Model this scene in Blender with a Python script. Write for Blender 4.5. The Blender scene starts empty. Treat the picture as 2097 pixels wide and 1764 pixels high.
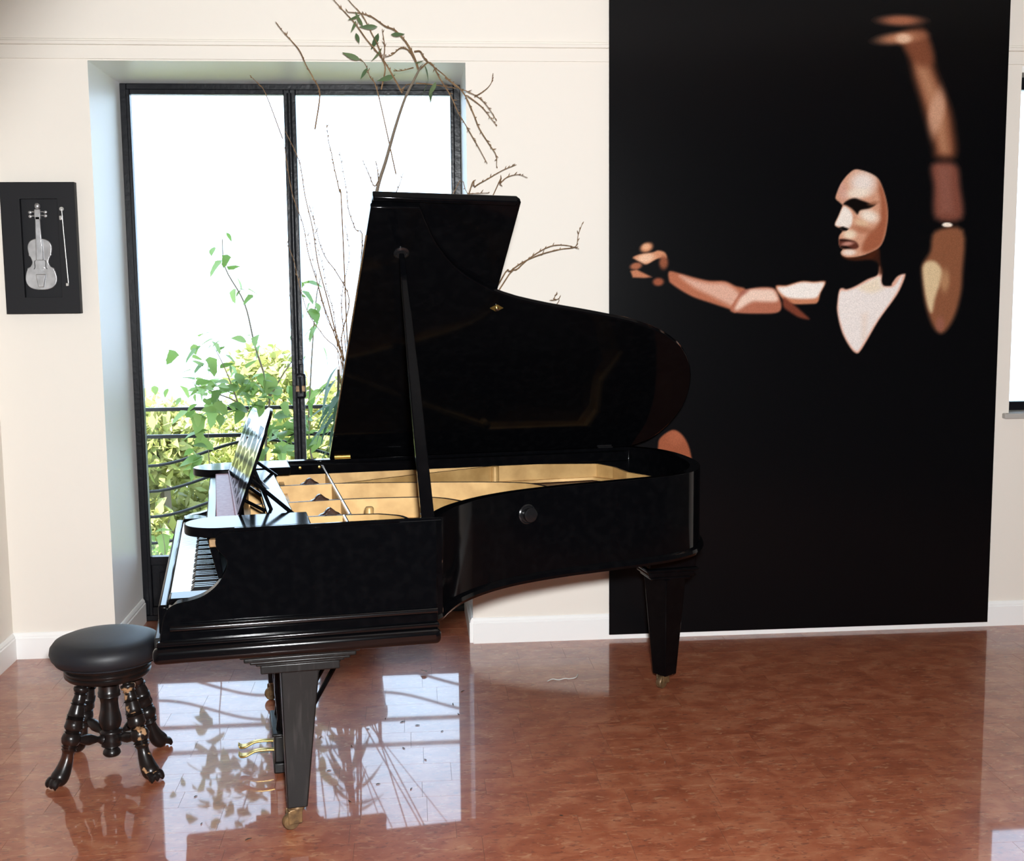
import bpy, bmesh, math, random
import numpy as np
from mathutils import Vector, Matrix
R = random.Random(7)
scn = bpy.context.scene
COL = scn.collection

# ------------------------------------------------------------------ camera, sky, sun, flash, exposure
cam_d = bpy.data.cameras.new('camera'); cam = bpy.data.objects.new('camera', cam_d); COL.objects.link(cam)
cam_d.sensor_fit = 'HORIZONTAL'; cam_d.sensor_width = 36.0; cam_d.lens = 2451.08 * 36.0 / 2097.0
cam_d.clip_start = 0.05; cam_d.clip_end = 300
yaw, pit, rol = -0.08410318, 0.11693812, -0.00969387
fw = Vector((-math.sin(yaw)*math.cos(pit), math.cos(yaw)*math.cos(pit), -math.sin(pit)))
rt = Vector((math.cos(yaw), math.sin(yaw), 0)); up = rt.cross(fw)
r2 = math.cos(rol)*rt + math.sin(rol)*up; u2 = -math.sin(rol)*rt + math.cos(rol)*up
CAM = Vector((1.4291, -5.7128, 1.72))
cam.matrix_world = Matrix(((r2.x, u2.x, -fw.x, CAM.x), (r2.y, u2.y, -fw.y, CAM.y), (r2.z, u2.z, -fw.z, CAM.z), (0, 0, 0, 1)))
scn.camera = cam
scn.view_settings.view_transform = 'Standard'; scn.view_settings.look = 'None'
scn.view_settings.gamma = 1.0; scn.view_settings.use_curve_mapping = False
scn.view_settings.exposure = 0.0
SKY = 6.0
wd = bpy.data.worlds.new('sky'); scn.world = wd; wd.use_nodes = True
bg = wd.node_tree.nodes['Background']; bg.inputs[0].default_value = (0.58, 0.77, 1.0, 1); bg.inputs[1].default_value = SKY
sd = bpy.data.lights.new('sun', 'SUN'); sd.energy = 30.0; sd.angle = 0.009; sd.color = (1.0, 0.95, 0.84)
sun = bpy.data.objects.new('sun', sd); COL.objects.link(sun); sun.rotation_euler = (math.radians(38), 0, math.radians(-28))
FLASH = 1270.0                                     # the photographer's flash, just above the lens
fd = bpy.data.lights.new('camera_flash', 'SPOT'); fd.spot_size = math.radians(84); fd.spot_blend = .25; fd.shadow_soft_size = .07; fd.energy = FLASH; fd.color = (0.965, 0.985, 1.0)
fl = bpy.data.objects.new('camera_flash', fd); COL.objects.link(fl)
fl.location = (1.50, -5.72, 1.90)
fl.rotation_euler = Vector((0.27, 1.0, -0.22)).to_track_quat('-Z', 'Y').to_euler()
scn.cycles.max_bounces = 10; scn.cycles.diffuse_bounces = 4; scn.cycles.glossy_bounces = 5
scn.cycles.transparent_max_bounces = 16; scn.cycles.sample_clamp_indirect = 8.0
scn.cycles.caustics_reflective = False; scn.cycles.caustics_refractive = False

# ------------------------------------------------------------------ helpers
def srgb(r, g, b):
    f = lambda c: (c/255/12.92) if c/255 <= .04045 else ((c/255+.055)/1.055)**2.4
    return (f(r), f(g), f(b), 1)
MATS = {}
def mat(name, col, rough=.5, spec=.5, metal=0., coat=0., noise=None, bump=None):
    """noise=(scale, colour2, lo, hi, stretch) ; bump=(scale, strength, dist)"""
    m = bpy.data.materials.new(name); m.use_nodes = True; nt = m.node_tree
    b = nt.nodes['Principled BSDF']; b.inputs['Base Color'].default_value = col; b.inputs['Roughness'].default_value = rough
    b.inputs['Specular IOR Level'].default_value = spec; b.inputs['Metallic'].default_value = metal
    b.inputs['Coat Weight'].default_value = coat; b.inputs['Coat Roughness'].default_value = .05
    tc = nt.nodes.new('ShaderNodeTexCoord')
    if noise:
        mp = nt.nodes.new('ShaderNodeMapping'); mp.inputs['Scale'].default_value = noise[4] if len(noise) > 4 else (1, 1, 1)
        n = nt.nodes.new('ShaderNodeTexNoise'); n.inputs['Scale'].default_value = noise[0]; n.inputs['Detail'].default_value = 6
        r = nt.nodes.new('ShaderNodeValToRGB'); r.color_ramp.elements[0].position = noise[2]; r.color_ramp.elements[1].position = noise[3]
        r.color_ramp.elements[0].color = col; r.color_ramp.elements[1].color = noise[1]
        nt.links.new(tc.outputs['Object'], mp.inputs[0]); nt.links.new(mp.outputs[0], n.inputs['Vector'])
        nt.links.new(n.outputs[0], r.inputs[0]); nt.links.new(r.outputs[0], b.inputs['Base Color'])
    if bump:
        n2 = nt.nodes.new('ShaderNodeTexNoise'); n2.inputs['Scale'].default_value = bump[0]; n2.inputs['Detail'].default_value = 4
        bm_ = nt.nodes.new('ShaderNodeBump'); bm_.inputs['Strength'].default_value = bump[1]; bm_.inputs['Distance'].default_value = bump[2]
        nt.links.new(tc.outputs['Object'], n2.inputs['Vector']); nt.links.new(n2.outputs[0], bm_.inputs['Height']); nt.links.new(bm_.outputs[0], b.inputs['Normal'])
    MATS[name] = m
    return m

class MB:
    """collects simple solids; build() links them as ONE mesh object"""
    def __init__(s): s.v = []; s.f = []
    def add(s, v, f):
        o = len(s.v); s.v += [tuple(p) for p in v]; s.f += [tuple(i+o for i in q) for q in f]; return s
    def box(s, a, b, M=None):
        (x0, y0, z0), (x1, y1, z1) = a, b
        v = [(x0,y0,z0),(x1,y0,z0),(x1,y1,z0),(x0,y1,z0),(x0,y0,z1),(x1,y0,z1),(x1,y1,z1),(x0,y1,z1)]
        if M: v = [M @ Vector(p) for p in v]
        return s.add(v, [(0,3,2,1),(4,5,6,7),(0,1,5,4),(1,2,6,5),(2,3,7,6),(3,0,4,7)])
    def taper(s, c0, h0, c1, h1):
        """square post from centre c0 (half sizes h0) up to c1 (half sizes h1)"""
        v = []
        for c, h in ((c0, h0), (c1, h1)):
            v += [(c[0]-h[0],c[1]-h[1],c[2]),(c[0]+h[0],c[1]-h[1],c[2]),(c[0]+h[0],c[1]+h[1],c[2]),(c[0]-h[0],c[1]+h[1],c[2])]
        return s.add(v, [(0,3,2,1),(4,5,6,7),(0,1,5,4),(1,2,6,5),(2,3,7,6),(3,0,4,7)])
    def prism(s, poly, d0, d1, fn):
        """poly: 2D loop, fn(a, b, d) -> 3D"""
        n = len(poly); v = [fn(a, b, d0) for a, b in poly] + [fn(a, b, d1) for a, b in poly]
        return s.add(v, [tuple(range(n))[::-1], tuple(range(n, 2*n))] + [(i, (i+1) % n, n+(i+1) % n, n+i) for i in range(n)])
    def tube(s, pts, rad, n=8, cap=True):
        pts = [Vector(p) for p in pts]; k = len(pts)
        if not hasattr(rad, '__len__'): rad = [rad]*k
        base = len(s.v); up_ = None
        for i, p in enumerate(pts):
            t = (pts[min(i+1, k-1)] - pts[max(i-1, 0)]).normalized()
            if up_ is None: up_ = t.orthogonal().normalized()
            up_ = (up_ - t*up_.dot(t)).normalized(); bi = t.cross(up_)
            for j in range(n):
                a = 2*math.pi*j/n; s.v.append(tuple(p + rad[i]*(math.cos(a)*up_ + math.sin(a)*bi)))
        for i in range(k-1):
            for j in range(n):
                s.f.append((base+i*n+j, base+i*n+(j+1) % n, base+(i+1)*n+(j+1) % n, base+(i+1)*n+j))
        if cap: s.f.append(tuple(base+j for j in range(n))[::-1]); s.f.append(tuple(base+(k-1)*n+j for j in range(n)))
        return s
    def lathe(s, prof, org=(0,0,0), axis=(0,0,1), n=24):
        """prof: (radius, distance along axis)"""
        ax = Vector(axis).normalized(); o = Vector(org)
        return s.tube2([(o + ax*h, r) for r, h in prof], ax, n)
    def tube2(s, pr, ax, n):
        a0 = ax.orthogonal().normalized(); b0 = ax.cross(a0); base = len(s.v); k = len(pr)
        for p, r in pr:
            for j in range(n):
                a = 2*math.pi*j/n; s.v.append(tuple(p + max(r, 1e-4)*(math.cos(a)*a0 + math.sin(a)*b0)))
        for i in range(k-1):
            for j in range(n):
                s.f.append((base+i*n+j, base+i*n+(j+1) % n, base+(i+1)*n+(j+1) % n, base+(i+1)*n+j))
        s.f.append(tuple(base+j for j in range(n))[::-1]); s.f.append(tuple(base+(k-1)*n+j for j in range(n)))
        return s
    def blob(s, c, r, n=10, m=6):
        c = Vector(c); rx, ry, rz = r if hasattr(r, '__len__') else (r, r, r); base = len(s.v)
        for i in range(1, m):
            th = math.pi*i/m
            for j in range(n):
                a = 2*math.pi*j/n; s.v.append((c.x+rx*math.sin(th)*math.cos(a), c.y+ry*math.sin(th)*math.sin(a), c.z+rz*math.cos(th)))
        t = len(s.v); s.v += [(c.x, c.y, c.z+rz), (c.x, c.y, c.z-rz)]
        for i in range(m-2):
            for j in range(n):
                s.f.append((base+i*n+j, base+(i+1)*n+j, base+(i+1)*n+(j+1) % n, base+i*n+(j+1) % n))
        for j in range(n):
            s.f.append((t, base+j, base+(j+1) % n)); s.f.append((t+1, base+(m-2)*n+(j+1) % n, base+(m-2)*n+j))
        return s
    def build(s, name, m, parent=None, smooth=False, bevel=0., segs=2, angle=40):
        me = bpy.data.meshes.new(name); me.from_pydata(s.v, [], s.f); me.validate()
        bm = bmesh.new(); bm.from_mesh(me); bmesh.ops.recalc_face_normals(bm, faces=bm.faces); bm.to_mesh(me); bm.free()
        me.materials.append(m)
        o = bpy.data.objects.new(name, me); COL.objects.link(o)
        if parent: o.parent = parent
        if bevel:
            b = o.modifiers.new('bevel', 'BEVEL'); b.width = bevel; b.segments = segs; b.limit_method = 'ANGLE'; b.angle_limit = math.radians(35)
        if smooth or bevel:
            me.shade_smooth(); me.set_sharp_from_angle(angle=math.radians(angle))
        return o
def empty(name, loc=(0,0,0), rz=0.):
    o = bpy.data.objects.new(name, None); COL.objects.link(o); o.location = loc; o.rotation_euler.z = rz; return o
def tag(o, label=None, cat=None, group=None, kind=None):
    for k, v in (('label', label), ('category', cat), ('group', group), ('kind', kind)):
        if v: o[k] = v
    return o
def spline(P, k=6, closed=False):
    """Catmull-Rom through the points P"""
    P = [np.array(p, float) for p in P]; n = len(P); out = []
    g = (lambda i: P[i % n]) if closed else (lambda i: P[0]*2-P[1] if i < 0 else (P[-1]*2-P[-2] if i >= n else P[i]))
    for i in range(n if closed else n-1):
        a, b, c, d = g(i-1), g(i), g(i+1), g(i+2)
        for j in range(k):
            t = j/k; out.append(.5*((2*b) + (c-a)*t + (2*a-5*b+4*c-d)*t*t + (3*b-a-3*c+d)*t**3))
    if not closed: out.append(P[-1])
    return [tuple(float(x) for x in p) for p in out]
def offset2(path, d):
    out = []
    for i, p in enumerate(path):
        a = path[max(i-1, 0)]; b = path[min(i+1, len(path)-1)]
        tx, ty = b[0]-a[0], b[1]-a[1]; L = math.hypot(tx, ty) or 1
        out.append((p[0]-ty/L*d, p[1]+tx/L*d))
    return out
def plate_curve(name, loops, thick, m, M, parent):
    """flat plate with holes: even-odd filled 2D curve turned into a mesh, then moved by the matrix M"""
    cu = bpy.data.curves.new(name, 'CURVE'); cu.dimensions = '2D'; cu.fill_mode = 'BOTH'; cu.extrude = thick/2
    for lp in loops:
        sp = cu.splines.new('POLY'); sp.points.add(len(lp)-1); sp.use_cyclic_u = True
        for i, (a, b) in enumerate(lp): sp.points[i].co = (a, b, 0, 1)
    tmp = bpy.data.objects.new('tmp_curve', cu); COL.objects.link(tmp); bpy.context.view_layer.update()
    me = bpy.data.meshes.new_from_object(tmp.evaluated_get(bpy.context.evaluated_depsgraph_get()))
    bpy.data.objects.remove(tmp); bpy.data.curves.remove(cu)
    me.transform(M); me.materials.clear(); me.materials.append(m); me.name = name
    o = bpy.data.objects.new(name, me); COL.objects.link(o); o.parent = parent
    return o

# ------------------------------------------------------------------ materials
WALL = mat('cream_wall_paint', (.83, .775, .70, 1), .6, .3, bump=(60, .05, .002))
WHITE = mat('white_paint', (.90, .90, .885, 1), .45, .4, bump=(40, .04, .002))
CEIL = mat('ceiling_paint', (.78, .76, .72, 1), .8, .2)
BACKW = mat('far_room_darkened', (.12, .11, .10, 1), .8, .2)  # unseen walls coloured dark for the room's gloom, dimming reflections in the lacquer
IRON = mat('black_window_iron', (.006, .0065, .009, 1), .32, .3, bump=(45, .35, .004))
LACQ = mat('black_lacquer', (.0016, .0017, .0022, 1), .09, .12, noise=(30, (.003, .003, .0035, 1), .45, .75))
LACQW = mat('worn_black_wood', (.006, .006, .006, 1), .36, .35, noise=(14, (.026, .024, .023, 1), .52, .80, (6, 6, .5)), bump=(60, .15, .002))
GOLD = mat('gold_plate_paint', (.42, .245, .085, 1), .42, .5, metal=.25, noise=(11, (.58, .36, .14, 1), .34, .62))
BRASS = mat('brass', (.62, .42, .12, 1), .3, .5, metal=.9)
ABRASS = mat('tarnished_brass', (.13, .08, .04, 1), .45, .5, metal=.5, noise=(40, (.28, .17, .075, 1), .4, .7))
STEEL = mat('steel', (.45, .46, .48, 1), .22, .5, metal=1.)
DARKM = mat('dark_metal', (.012, .012, .013, 1), .2, .5, metal=.3)
DESKM = mat('satin_black_fretwork', (.002, .002, .0025, 1), .09, .16)
LACQG = mat('polished_black_moulding', (.002, .002, .0025, 1), .13, .5)
IVORY = mat('ivory', (.82, .80, .74, 1), .18, .5)
EBONY = mat('ebony', (.008, .008, .009, 1), .15, .5)
FELT = mat('mauve_felt', (.40, .23, .30, 1), .5, .6, noise=(80, (.50, .32, .40, 1), .4, .7))
STRINGB = mat('copper_string', (.20, .075, .04, 1), .4, .5, metal=.6)
SOUND = mat('soundboard_wood', (.10, .045, .022, 1), .5, .4, noise=(6, (.16, .075, .035, 1), .4, .7, (1, 14, 1)))
OGEE = mat('brown_polished_wood', (.030, .014, .010, 1), .22, .5, noise=(30, (.07, .034, .022, 1), .4, .7))
DWOOD = mat('dark_turned_wood', (.009, .0065, .006, 1), .28, .38, noise=(11, (.06, .018, .008, 1), .56, .82))
WORN = mat('scuffed_turned_wood', (.010, .007, .006, 1), .30, .38, noise=(17, (.40, .23, .12, 1), .565, .60))
LEATHER = mat('black_leather', (.010, .011, .015, 1), .50, .40, noise=(18, (.014, .014, .016, 1), .4, .7), bump=(160, .12, .001))
POT = mat('dark_glazed_pot', (.035, .022, .018, 1), .35, .5)
TWIG = mat('dry_twig_bark', (.18, .105, .055, 1), .7, .2, noise=(20, (.30, .19, .10, 1), .4, .7))
STEM = mat('grey_bark', (.20, .16, .12, 1), .7, .2)
def leaf_mat(name, c, c2, trans=.35):
    m = bpy.data.materials.new(name); m.use_nodes = True; nt = m.node_tree; b = nt.nodes['Principled BSDF']
    b.inputs['Roughness'].default_value = .45; b.inputs['Specular IOR Level'].default_value = .4
    oi = nt.nodes.new('ShaderNodeObjectInfo'); mx = nt.nodes.new('ShaderNodeMix'); mx.data_type = 'RGBA'
    mx.inputs[6].default_value = c; mx.inputs[7].default_value = c2
    ge = nt.nodes.new('ShaderNodeNewGeometry'); ad = nt.nodes.new('ShaderNodeMath'); ad.operation = 'ADD'
    fr = nt.nodes.new('ShaderNodeMath'); fr.operation = 'FRACT'
    nt.links.new(oi.outputs['Random'], ad.inputs[0]); nt.links.new(ge.outputs['Random Per Island'], ad.inputs[1]); nt.links.new(ad.outputs[0], fr.inputs[0])
    nt.links.new(fr.outputs[0], mx.inputs[0]); nt.links.new(mx.outputs[2], b.inputs['Base Color'])
    tr = nt.nodes.new('ShaderNodeBsdfTranslucent'); nt.links.new(mx.outputs[2], tr.inputs[0])
    ms = nt.nodes.new('ShaderNodeMixShader'); ms.inputs[0].default_value = trans
    nt.links.new(b.outputs[0], ms.inputs[1]); nt.links.new(tr.outputs[0], ms.inputs[2])
    nt.links.new(ms.outputs[0], nt.nodes['Material Output'].inputs[0]); return m
LEAFV = leaf_mat('vine_leaf_green', (.12, .22, .05, 1), (.27, .38, .12, 1), .45)
LEAFD = leaf_mat('drooping_leaf_green', (.05, .11, .06, 1), (.13, .20, .13, 1))
LEAFI = leaf_mat('indoor_leaf_green', (.09, .15, .07, 1), (.16, .22, .10, 1), .2)
LEAFT = leaf_mat('tree_leaf_yellow_green', (.22, .26, .07, 1), (.50, .48, .19, 1))
LEAFS = leaf_mat('tree_leaf_grey_green', (.07, .10, .06, 1), (.22, .26, .12, 1))
LEAFF = leaf_mat('feathery_green', (.12, .22, .05, 1), (.25, .36, .10, 1))
def glass_mat():
    m = bpy.data.materials.new('window_glass'); m.use_nodes = True; nt = m.node_tree; nt.nodes.clear()
    o = nt.nodes.new('ShaderNodeOutputMaterial'); t = nt.nodes.new('ShaderNodeBsdfTransparent'); g = nt.nodes.new('ShaderNodeBsdfGlossy')
    g.inputs['Roughness'].default_value = .01; t.inputs[0].default_value = (.97, .98, .98, 1)
    f = nt.nodes.new('ShaderNodeFresnel'); f.inputs[0].default_value = 1.45; mx = nt.nodes.new('ShaderNodeMixShader')
    nt.links.new(f.outputs[0], mx.inputs[0]); nt.links.new(t.outputs[0], mx.inputs[1]); nt.links.new(g.outputs[0], mx.inputs[2]); nt.links.new(mx.outputs[0], o.inputs[0]); return m
GLASS = glass_mat()
def floor_mat():
    m = bpy.data.materials.new('red_marbled_tile'); m.use_nodes = True; nt = m.node_tree; L = nt.links.new; b = nt.nodes['Principled BSDF']
    tc = nt.nodes.new('ShaderNodeNewGeometry'); oi = nt.nodes.new('ShaderNodeObjectInfo')
    # each tile shifts its own marbling
    ad = nt.nodes.new('ShaderNodeVectorMath'); ad.operation = 'MULTIPLY_ADD'; ad.inputs[1].default_value = (1, 1, 1)
    cx = nt.nodes.new('ShaderNodeCombineXYZ'); ms_ = nt.nodes.new('ShaderNodeMath'); ms_.operation = 'MULTIPLY'; ms_.inputs[1].default_value = .12; L(oi.outputs['Random'], ms_.inputs[0]); L(ms_.outputs[0], cx.inputs[2]); L(tc.outputs['Position'], ad.inputs[0]); L(cx.outputs[0], ad.inputs[2])
    def noise(sc, st, det=6, dist=0.):
        mp = nt.nodes.new('ShaderNodeMapping'); mp.inputs['Scale'].default_value = st; L(ad.outputs[0], mp.inputs[0])
        n = nt.nodes.new('ShaderNodeTexNoise'); n.inputs['Scale'].default_value = sc; n.inputs['Detail'].default_value = det; n.inputs['Distortion'].default_value = dist
        L(mp.outputs[0], n.inputs['Vector']); return n
    def ramp(n, st):
        r = nt.nodes.new('ShaderNodeValToRGB'); e = r.color_ramp.elements
        while len(e) < len(st): e.new(.5)
        for q, (p, c) in zip(e, st): q.position = p; q.color = c
        L(n.outputs[0], r.inputs[0]); return r
    base = ramp(noise(11, (.8, 1, 1), 9, .6), [(.28, (.225, .060, .028, 1)), (.50, (.315, .094, .045, 1)), (.72, (.40, .155, .08, 1))])
    fleck = ramp(noise(48, (.42, 1, 1), 6, 1.2), [(.575, (0, 0, 0, 1)), (.70, (1, 1, 1, 1))])
    dark = ramp(noise(75, (.5, 1, 1), 4, .8), [(.33, (1, 1, 1, 1)), (.43, (0, 0, 0, 1))])
    m1 = nt.nodes.new('ShaderNodeMix'); m1.data_type = 'RGBA'; m1.inputs[7].default_value = (.50, .27, .15, 1)
    q = nt.nodes.new('ShaderNodeMath'); q.operation = 'MULTIPLY'; q.inputs[1].default_value = .62; L(fleck.outputs[0], q.inputs[0]); L(q.outputs[0], m1.inputs[0]); L(base.outputs[0], m1.inputs[6])
    m2 = nt.nodes.new('ShaderNodeMix'); m2.data_type = 'RGBA'; m2.inputs[7].default_value = (.13, .045, .03, 1)
    q2 = nt.nodes.new('ShaderNodeMath'); q2.operation = 'MULTIPLY'; q2.inputs[1].default_value = .6; L(dark.outputs[0], q2.inputs[0]); L(q2.outputs[0], m2.inputs[0]); L(m1.outputs[2], m2.inputs[6])
    hs = nt.nodes.new('ShaderNodeHueSaturation'); mr = nt.nodes.new('ShaderNodeMapRange'); mr.inputs[3].default_value = .975; mr.inputs[4].default_value = 1.025
    L(oi.outputs['Random'], mr.inputs[0]); L(mr.outputs[0], hs.inputs['Value']); L(m2.outputs[2], hs.inputs['Color']); L(hs.outputs[0], b.inputs['Base Color'])
    b.inputs['Specular IOR Level'].default_value = .28
    rr = nt.nodes.new('ShaderNodeMapRange'); rr.inputs[3].default_value = .32; rr.inputs[4].default_value = .5; b.inputs['Coat Weight'].default_value = .8; b.inputs['Coat Roughness'].default_value = .035; b.inputs['Coat IOR'].default_value = 1.5; nr = noise(3, (1, 1, 1), 5); L(nr.outputs[0], rr.inputs[0]); L(rr.outputs[0], b.inputs['Roughness'])
    bp = nt.nodes.new('ShaderNodeBump'); bp.inputs['Strength'].default_value = .03; bp.inputs['Distance'].default_value = .002
    nb = noise(9, (1, 1, 1), 3); L(nb.outputs[0], bp.inputs['Height']); L(bp.outputs[0], b.inputs['Normal'])
    return m
TILE = floor_mat()
GROUT = mat('dark_grout', (.10, .065, .05, 1), .7, .2)
STONE = mat('grey_stone_sill', (.42, .40, .37, 1), .6, .3)
GROUND = mat('garden_grass', (.12, .17, .05, 1), .9, .1, noise=(3, (.30, .33, .12, 1), .4, .7))

# ------------------------------------------------------------------ room shell
XL, XR, YB, ZC, WT = -.475, 6.4, -9.2, 3.4, .65
W1, H1 = 1.71, 2.77                    # garden window: full-height opening from x = 0
W2A, W2B, S2 = 4.40, 6.05, 1.06        # second window
wb = MB()
for a, b in (((XL-.3, 0, 0), (0, WT, H1)), ((W1, 0, 0), (W2A, WT, H1)), ((W2B, 0, 0), (XR+.3, WT, H1)), ((W2A, 0, 0), (W2B, WT, S2)), ((XL-.3, 0, H1), (XR+.3, WT, ZC))):
    wb.box(a, b)
wall = wb.build('wall_window_side', WALL); wall.data.materials.append(WHITE); tag(wall, kind='structure')
for p in wall.data.polygons:
    c, n = p.center, p.normal
    if 0.01 < c.y < WT-.01 and abs(n.y) < .5: p.material_index = 1
tag(MB().box((XL-.3, YB, 0), (XL, 0, ZC)).build('wall_left', WALL), kind='structure')
tag(MB().box((XR, YB, 0), (XR+.3, 0, ZC)).build('wall_right', BACKW), kind='structure')
tag(MB().box((XL-.3, YB-.3, 0), (XR+.3, YB, ZC)).build('wall_back', BACKW), kind='structure')
tag(MB().box((XL-.3, YB-.3, ZC), (XR+.3, WT, ZC+.3)).build('ceiling', CEIL), kind='structure')
floor = tag(MB().box((XL-.3, YB-.3, -.25), (XR+.3, WT, -.0012)).build('floor', GROUT), kind='structure')
# irregular courses of rectangular tiles, laid parallel to the window wall
RT = random.Random(11); y = -2.52; ntile = 0
JN = .0010
while y < .62:
    d = RT.choice((.13, .16, .19, .21))
    y1 = min(y+d, .62)
    if y < 0 < y1: y1 = 0.0
    lo = 0.0 if y >= 0 else XL+.016
    hi = W1 if y >= 0 else 4.75
    if y < -1.4: hi = 3.95
    if y < -2.0: hi = 3.5
    x = lo - (RT.random()*.25 if y < 0 else 0)
    while x < hi-.02:
        w = RT.choice((.22, .30, .34, .40, .46)); x1 = min(x+w, hi)
        if hi - x1 < .06: x1 = hi
        a = max(x, lo)
        if x1 - a > .02:
            MB().box((a+JN/2, y+JN/2, -.0012), (x1-JN/2, y1-JN/2, 0)).build('tile', TILE, floor); ntile += 1
        x = x1
    y = y1
print('tiles', ntile)
# the tiles of the room outside the view carry on as one plain field
ff = MB()
for a, b in (((XL, YB, -.0012), (XR, -2.52, 0)), ((3.5, -2.52, -.0012), (XR, -2.1, 0)), ((3.95, -2.1, -.0012), (XR, -1.5, 0)), ((4.75, -1.5, -.0012), (XR, 0, 0))): ff.box(a, b)
tag(ff.build('tile_field', TILE, floor), kind='stuff')
def baseboard(name, p0, p1, nrm):
    """moulded skirting from p0 to p1, standing out along nrm"""
    prof = [(0, 0), (.017, 0), (.017, .100), (.013, .104), (.013, .112), (.008, .122), (.004, .126), (0, .126)]
    m = MB(); p0 = Vector(p0); p1 = Vector(p1); n = Vector(nrm)
    v = [p + n*a + Vector((0, 0, b)) for p in (p0, p1) for a, b in prof]; k = len(prof)
    m.add(v, [tuple(range(k)), tuple(range(k, 2*k))[::-1]] + [(i, (i+1) % k, k+(i+1) % k, k+i) for i in range(k)])
    return tag(m.build(name, WHITE), kind='structure')
baseboard('baseboard_window_side', (XL, 0, 0), (0, 0, 0), (0, -1, 0)); baseboard('baseboard_centre', (W1, 0, 0), (XR, 0, 0), (0, -1, 0))
baseboard('baseboard_left', (XL, YB, 0), (XL, -.017, 0), (1, 0, 0))
baseboard('baseboard_reveal_left', (0, 0, 0), (0, .58, 0), (1, 0, 0)); baseboard('baseboard_reveal_right', (W1, 0, 0), (W1, .58, 0), (-1, 0, 0))
tr = MB().box((XL, -.009, H1+.006), (XR, 0, H1+.068)).box((XL, -.016, H1+.068), (XR, 0, H1+.086)).box((XL, -.006, H1+.086), (XR, 0, H1+.096))
tag(tr.build('trim_1', WALL, bevel=.003), kind='structure')
tr = MB().box((XL, YB, H1+.006), (XL+.009, 0, H1+.068)).box((XL, YB, H1+.068), (XL+.016, 0, H1+.086))
tag(tr.build('trim_2', WALL, bevel=.003), kind='structure')

# ------------------------------------------------------------------ garden window (two tall leaves, solid panels below)
D = .60
win = tag(empty('window_1', (0, D, 0)), kind='structure')
f = MB().box((0, 0, .03), (.032, .05, H1)).box((W1-.034, 0, .03), (W1, .05, H1)).box((.032, 0, H1-.03), (W1-.034, .05, H1)).box((.0, -.01, 0), (W1, .05, .03))
f.build('window_frame', IRON, win, bevel=.003)
for k, (a, b) in enumerate(((.032, .843), (.843, W1-.034))):
    st = .018 if k == 0 else .030
    sb = .030 if k == 0 else .018
    lf = MB().box((a, -.012, .03), (a+st, .035, H1-.03)).box((b-sb, -.012, .03), (b, .035, H1-.03)).box((a+st, -.012, H1-.055), (b-sb, .035, H1-.03)).box((a+st, -.012, .30), (b-sb, .035, .345)).box((a+st, -.012, .03), (b-sb, .035, .075))
    lo = lf.build('window_leaf', IRON, win, bevel=.003)
    MB().box((a+st, .008, .345), (b-sb, .013, H1-.055)).build('pane', GLASS, lo)
    MB().box((a+st, .004, .075), (b-sb, .02, .30)).box((a+st+.04, -.004, .115), (b-sb-.04, .004, .26)).build('panel', IRON, lo, bevel=.003)
mbar = MB().tube([(.843, -.022, .06), (.843, -.022, H1-.05)], .013, 10).build('astragal', IRON, win, smooth=True)
lk = MB().box((.832, -.05, 1.17), (.885, -.012, 1.30)).build('lock_case', IRON, win, bevel=.012, segs=3)
MB().box((.834, -.056, 1.205), (.884, -.05, 1.238)).build('worn_brass_patch', ABRASS, lk, bevel=.003)
MB().tube([(.858, -.05, 1.285), (.858, -.075, 1.285)], .010, 10).tube([(.858, -.072, 1.285), (.862, -.074, 1.20)], [.009, .006], 8).build('handle', IRON, lk, smooth=True)
MB().box((.846, -.03, 1.345), (.872, -.012, 1.372)).build('bolt_guide', IRON, win, bevel=.004)
# second window by the wall's end
win2 = tag(empty('window_2', (0, .13, 0)), kind='structure')
MB().box((W2A, 0, S2+.026), (W2A+.035, .05, H1-.03)).box((W2B-.035, 0, S2+.026), (W2B, .05, H1-.03)).box((W2A+.035, 0, H1-.09), (W2B-.035, .05, H1-.03)).box((W2A+.035, 0, S2+.026), (W2B-.035, .05, S2+.07)).box((5.2, 0, S2+.07), (5.25, .05, H1-.09)).build('window_frame', IRON, win2, bevel=.003)
for a, b in ((W2A+.035, 5.2), (5.25, W2B-.035)): MB().box((a, .02, S2+.07), (b, .025, H1-.09)).build('pane', GLASS, win2)
MB().box((W2A, -.13, H1-.03), (W2B, .05, H1)).build('lintel_board', WHITE, win2)
MB().box((W2A, -.13, S2), (W2B, .05, S2+.026)).box((W2A-.035, -.165, S2), (W2B+.035, -.13, S2+.026)).build('window_sill', STONE, win2, bevel=.004)

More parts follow.
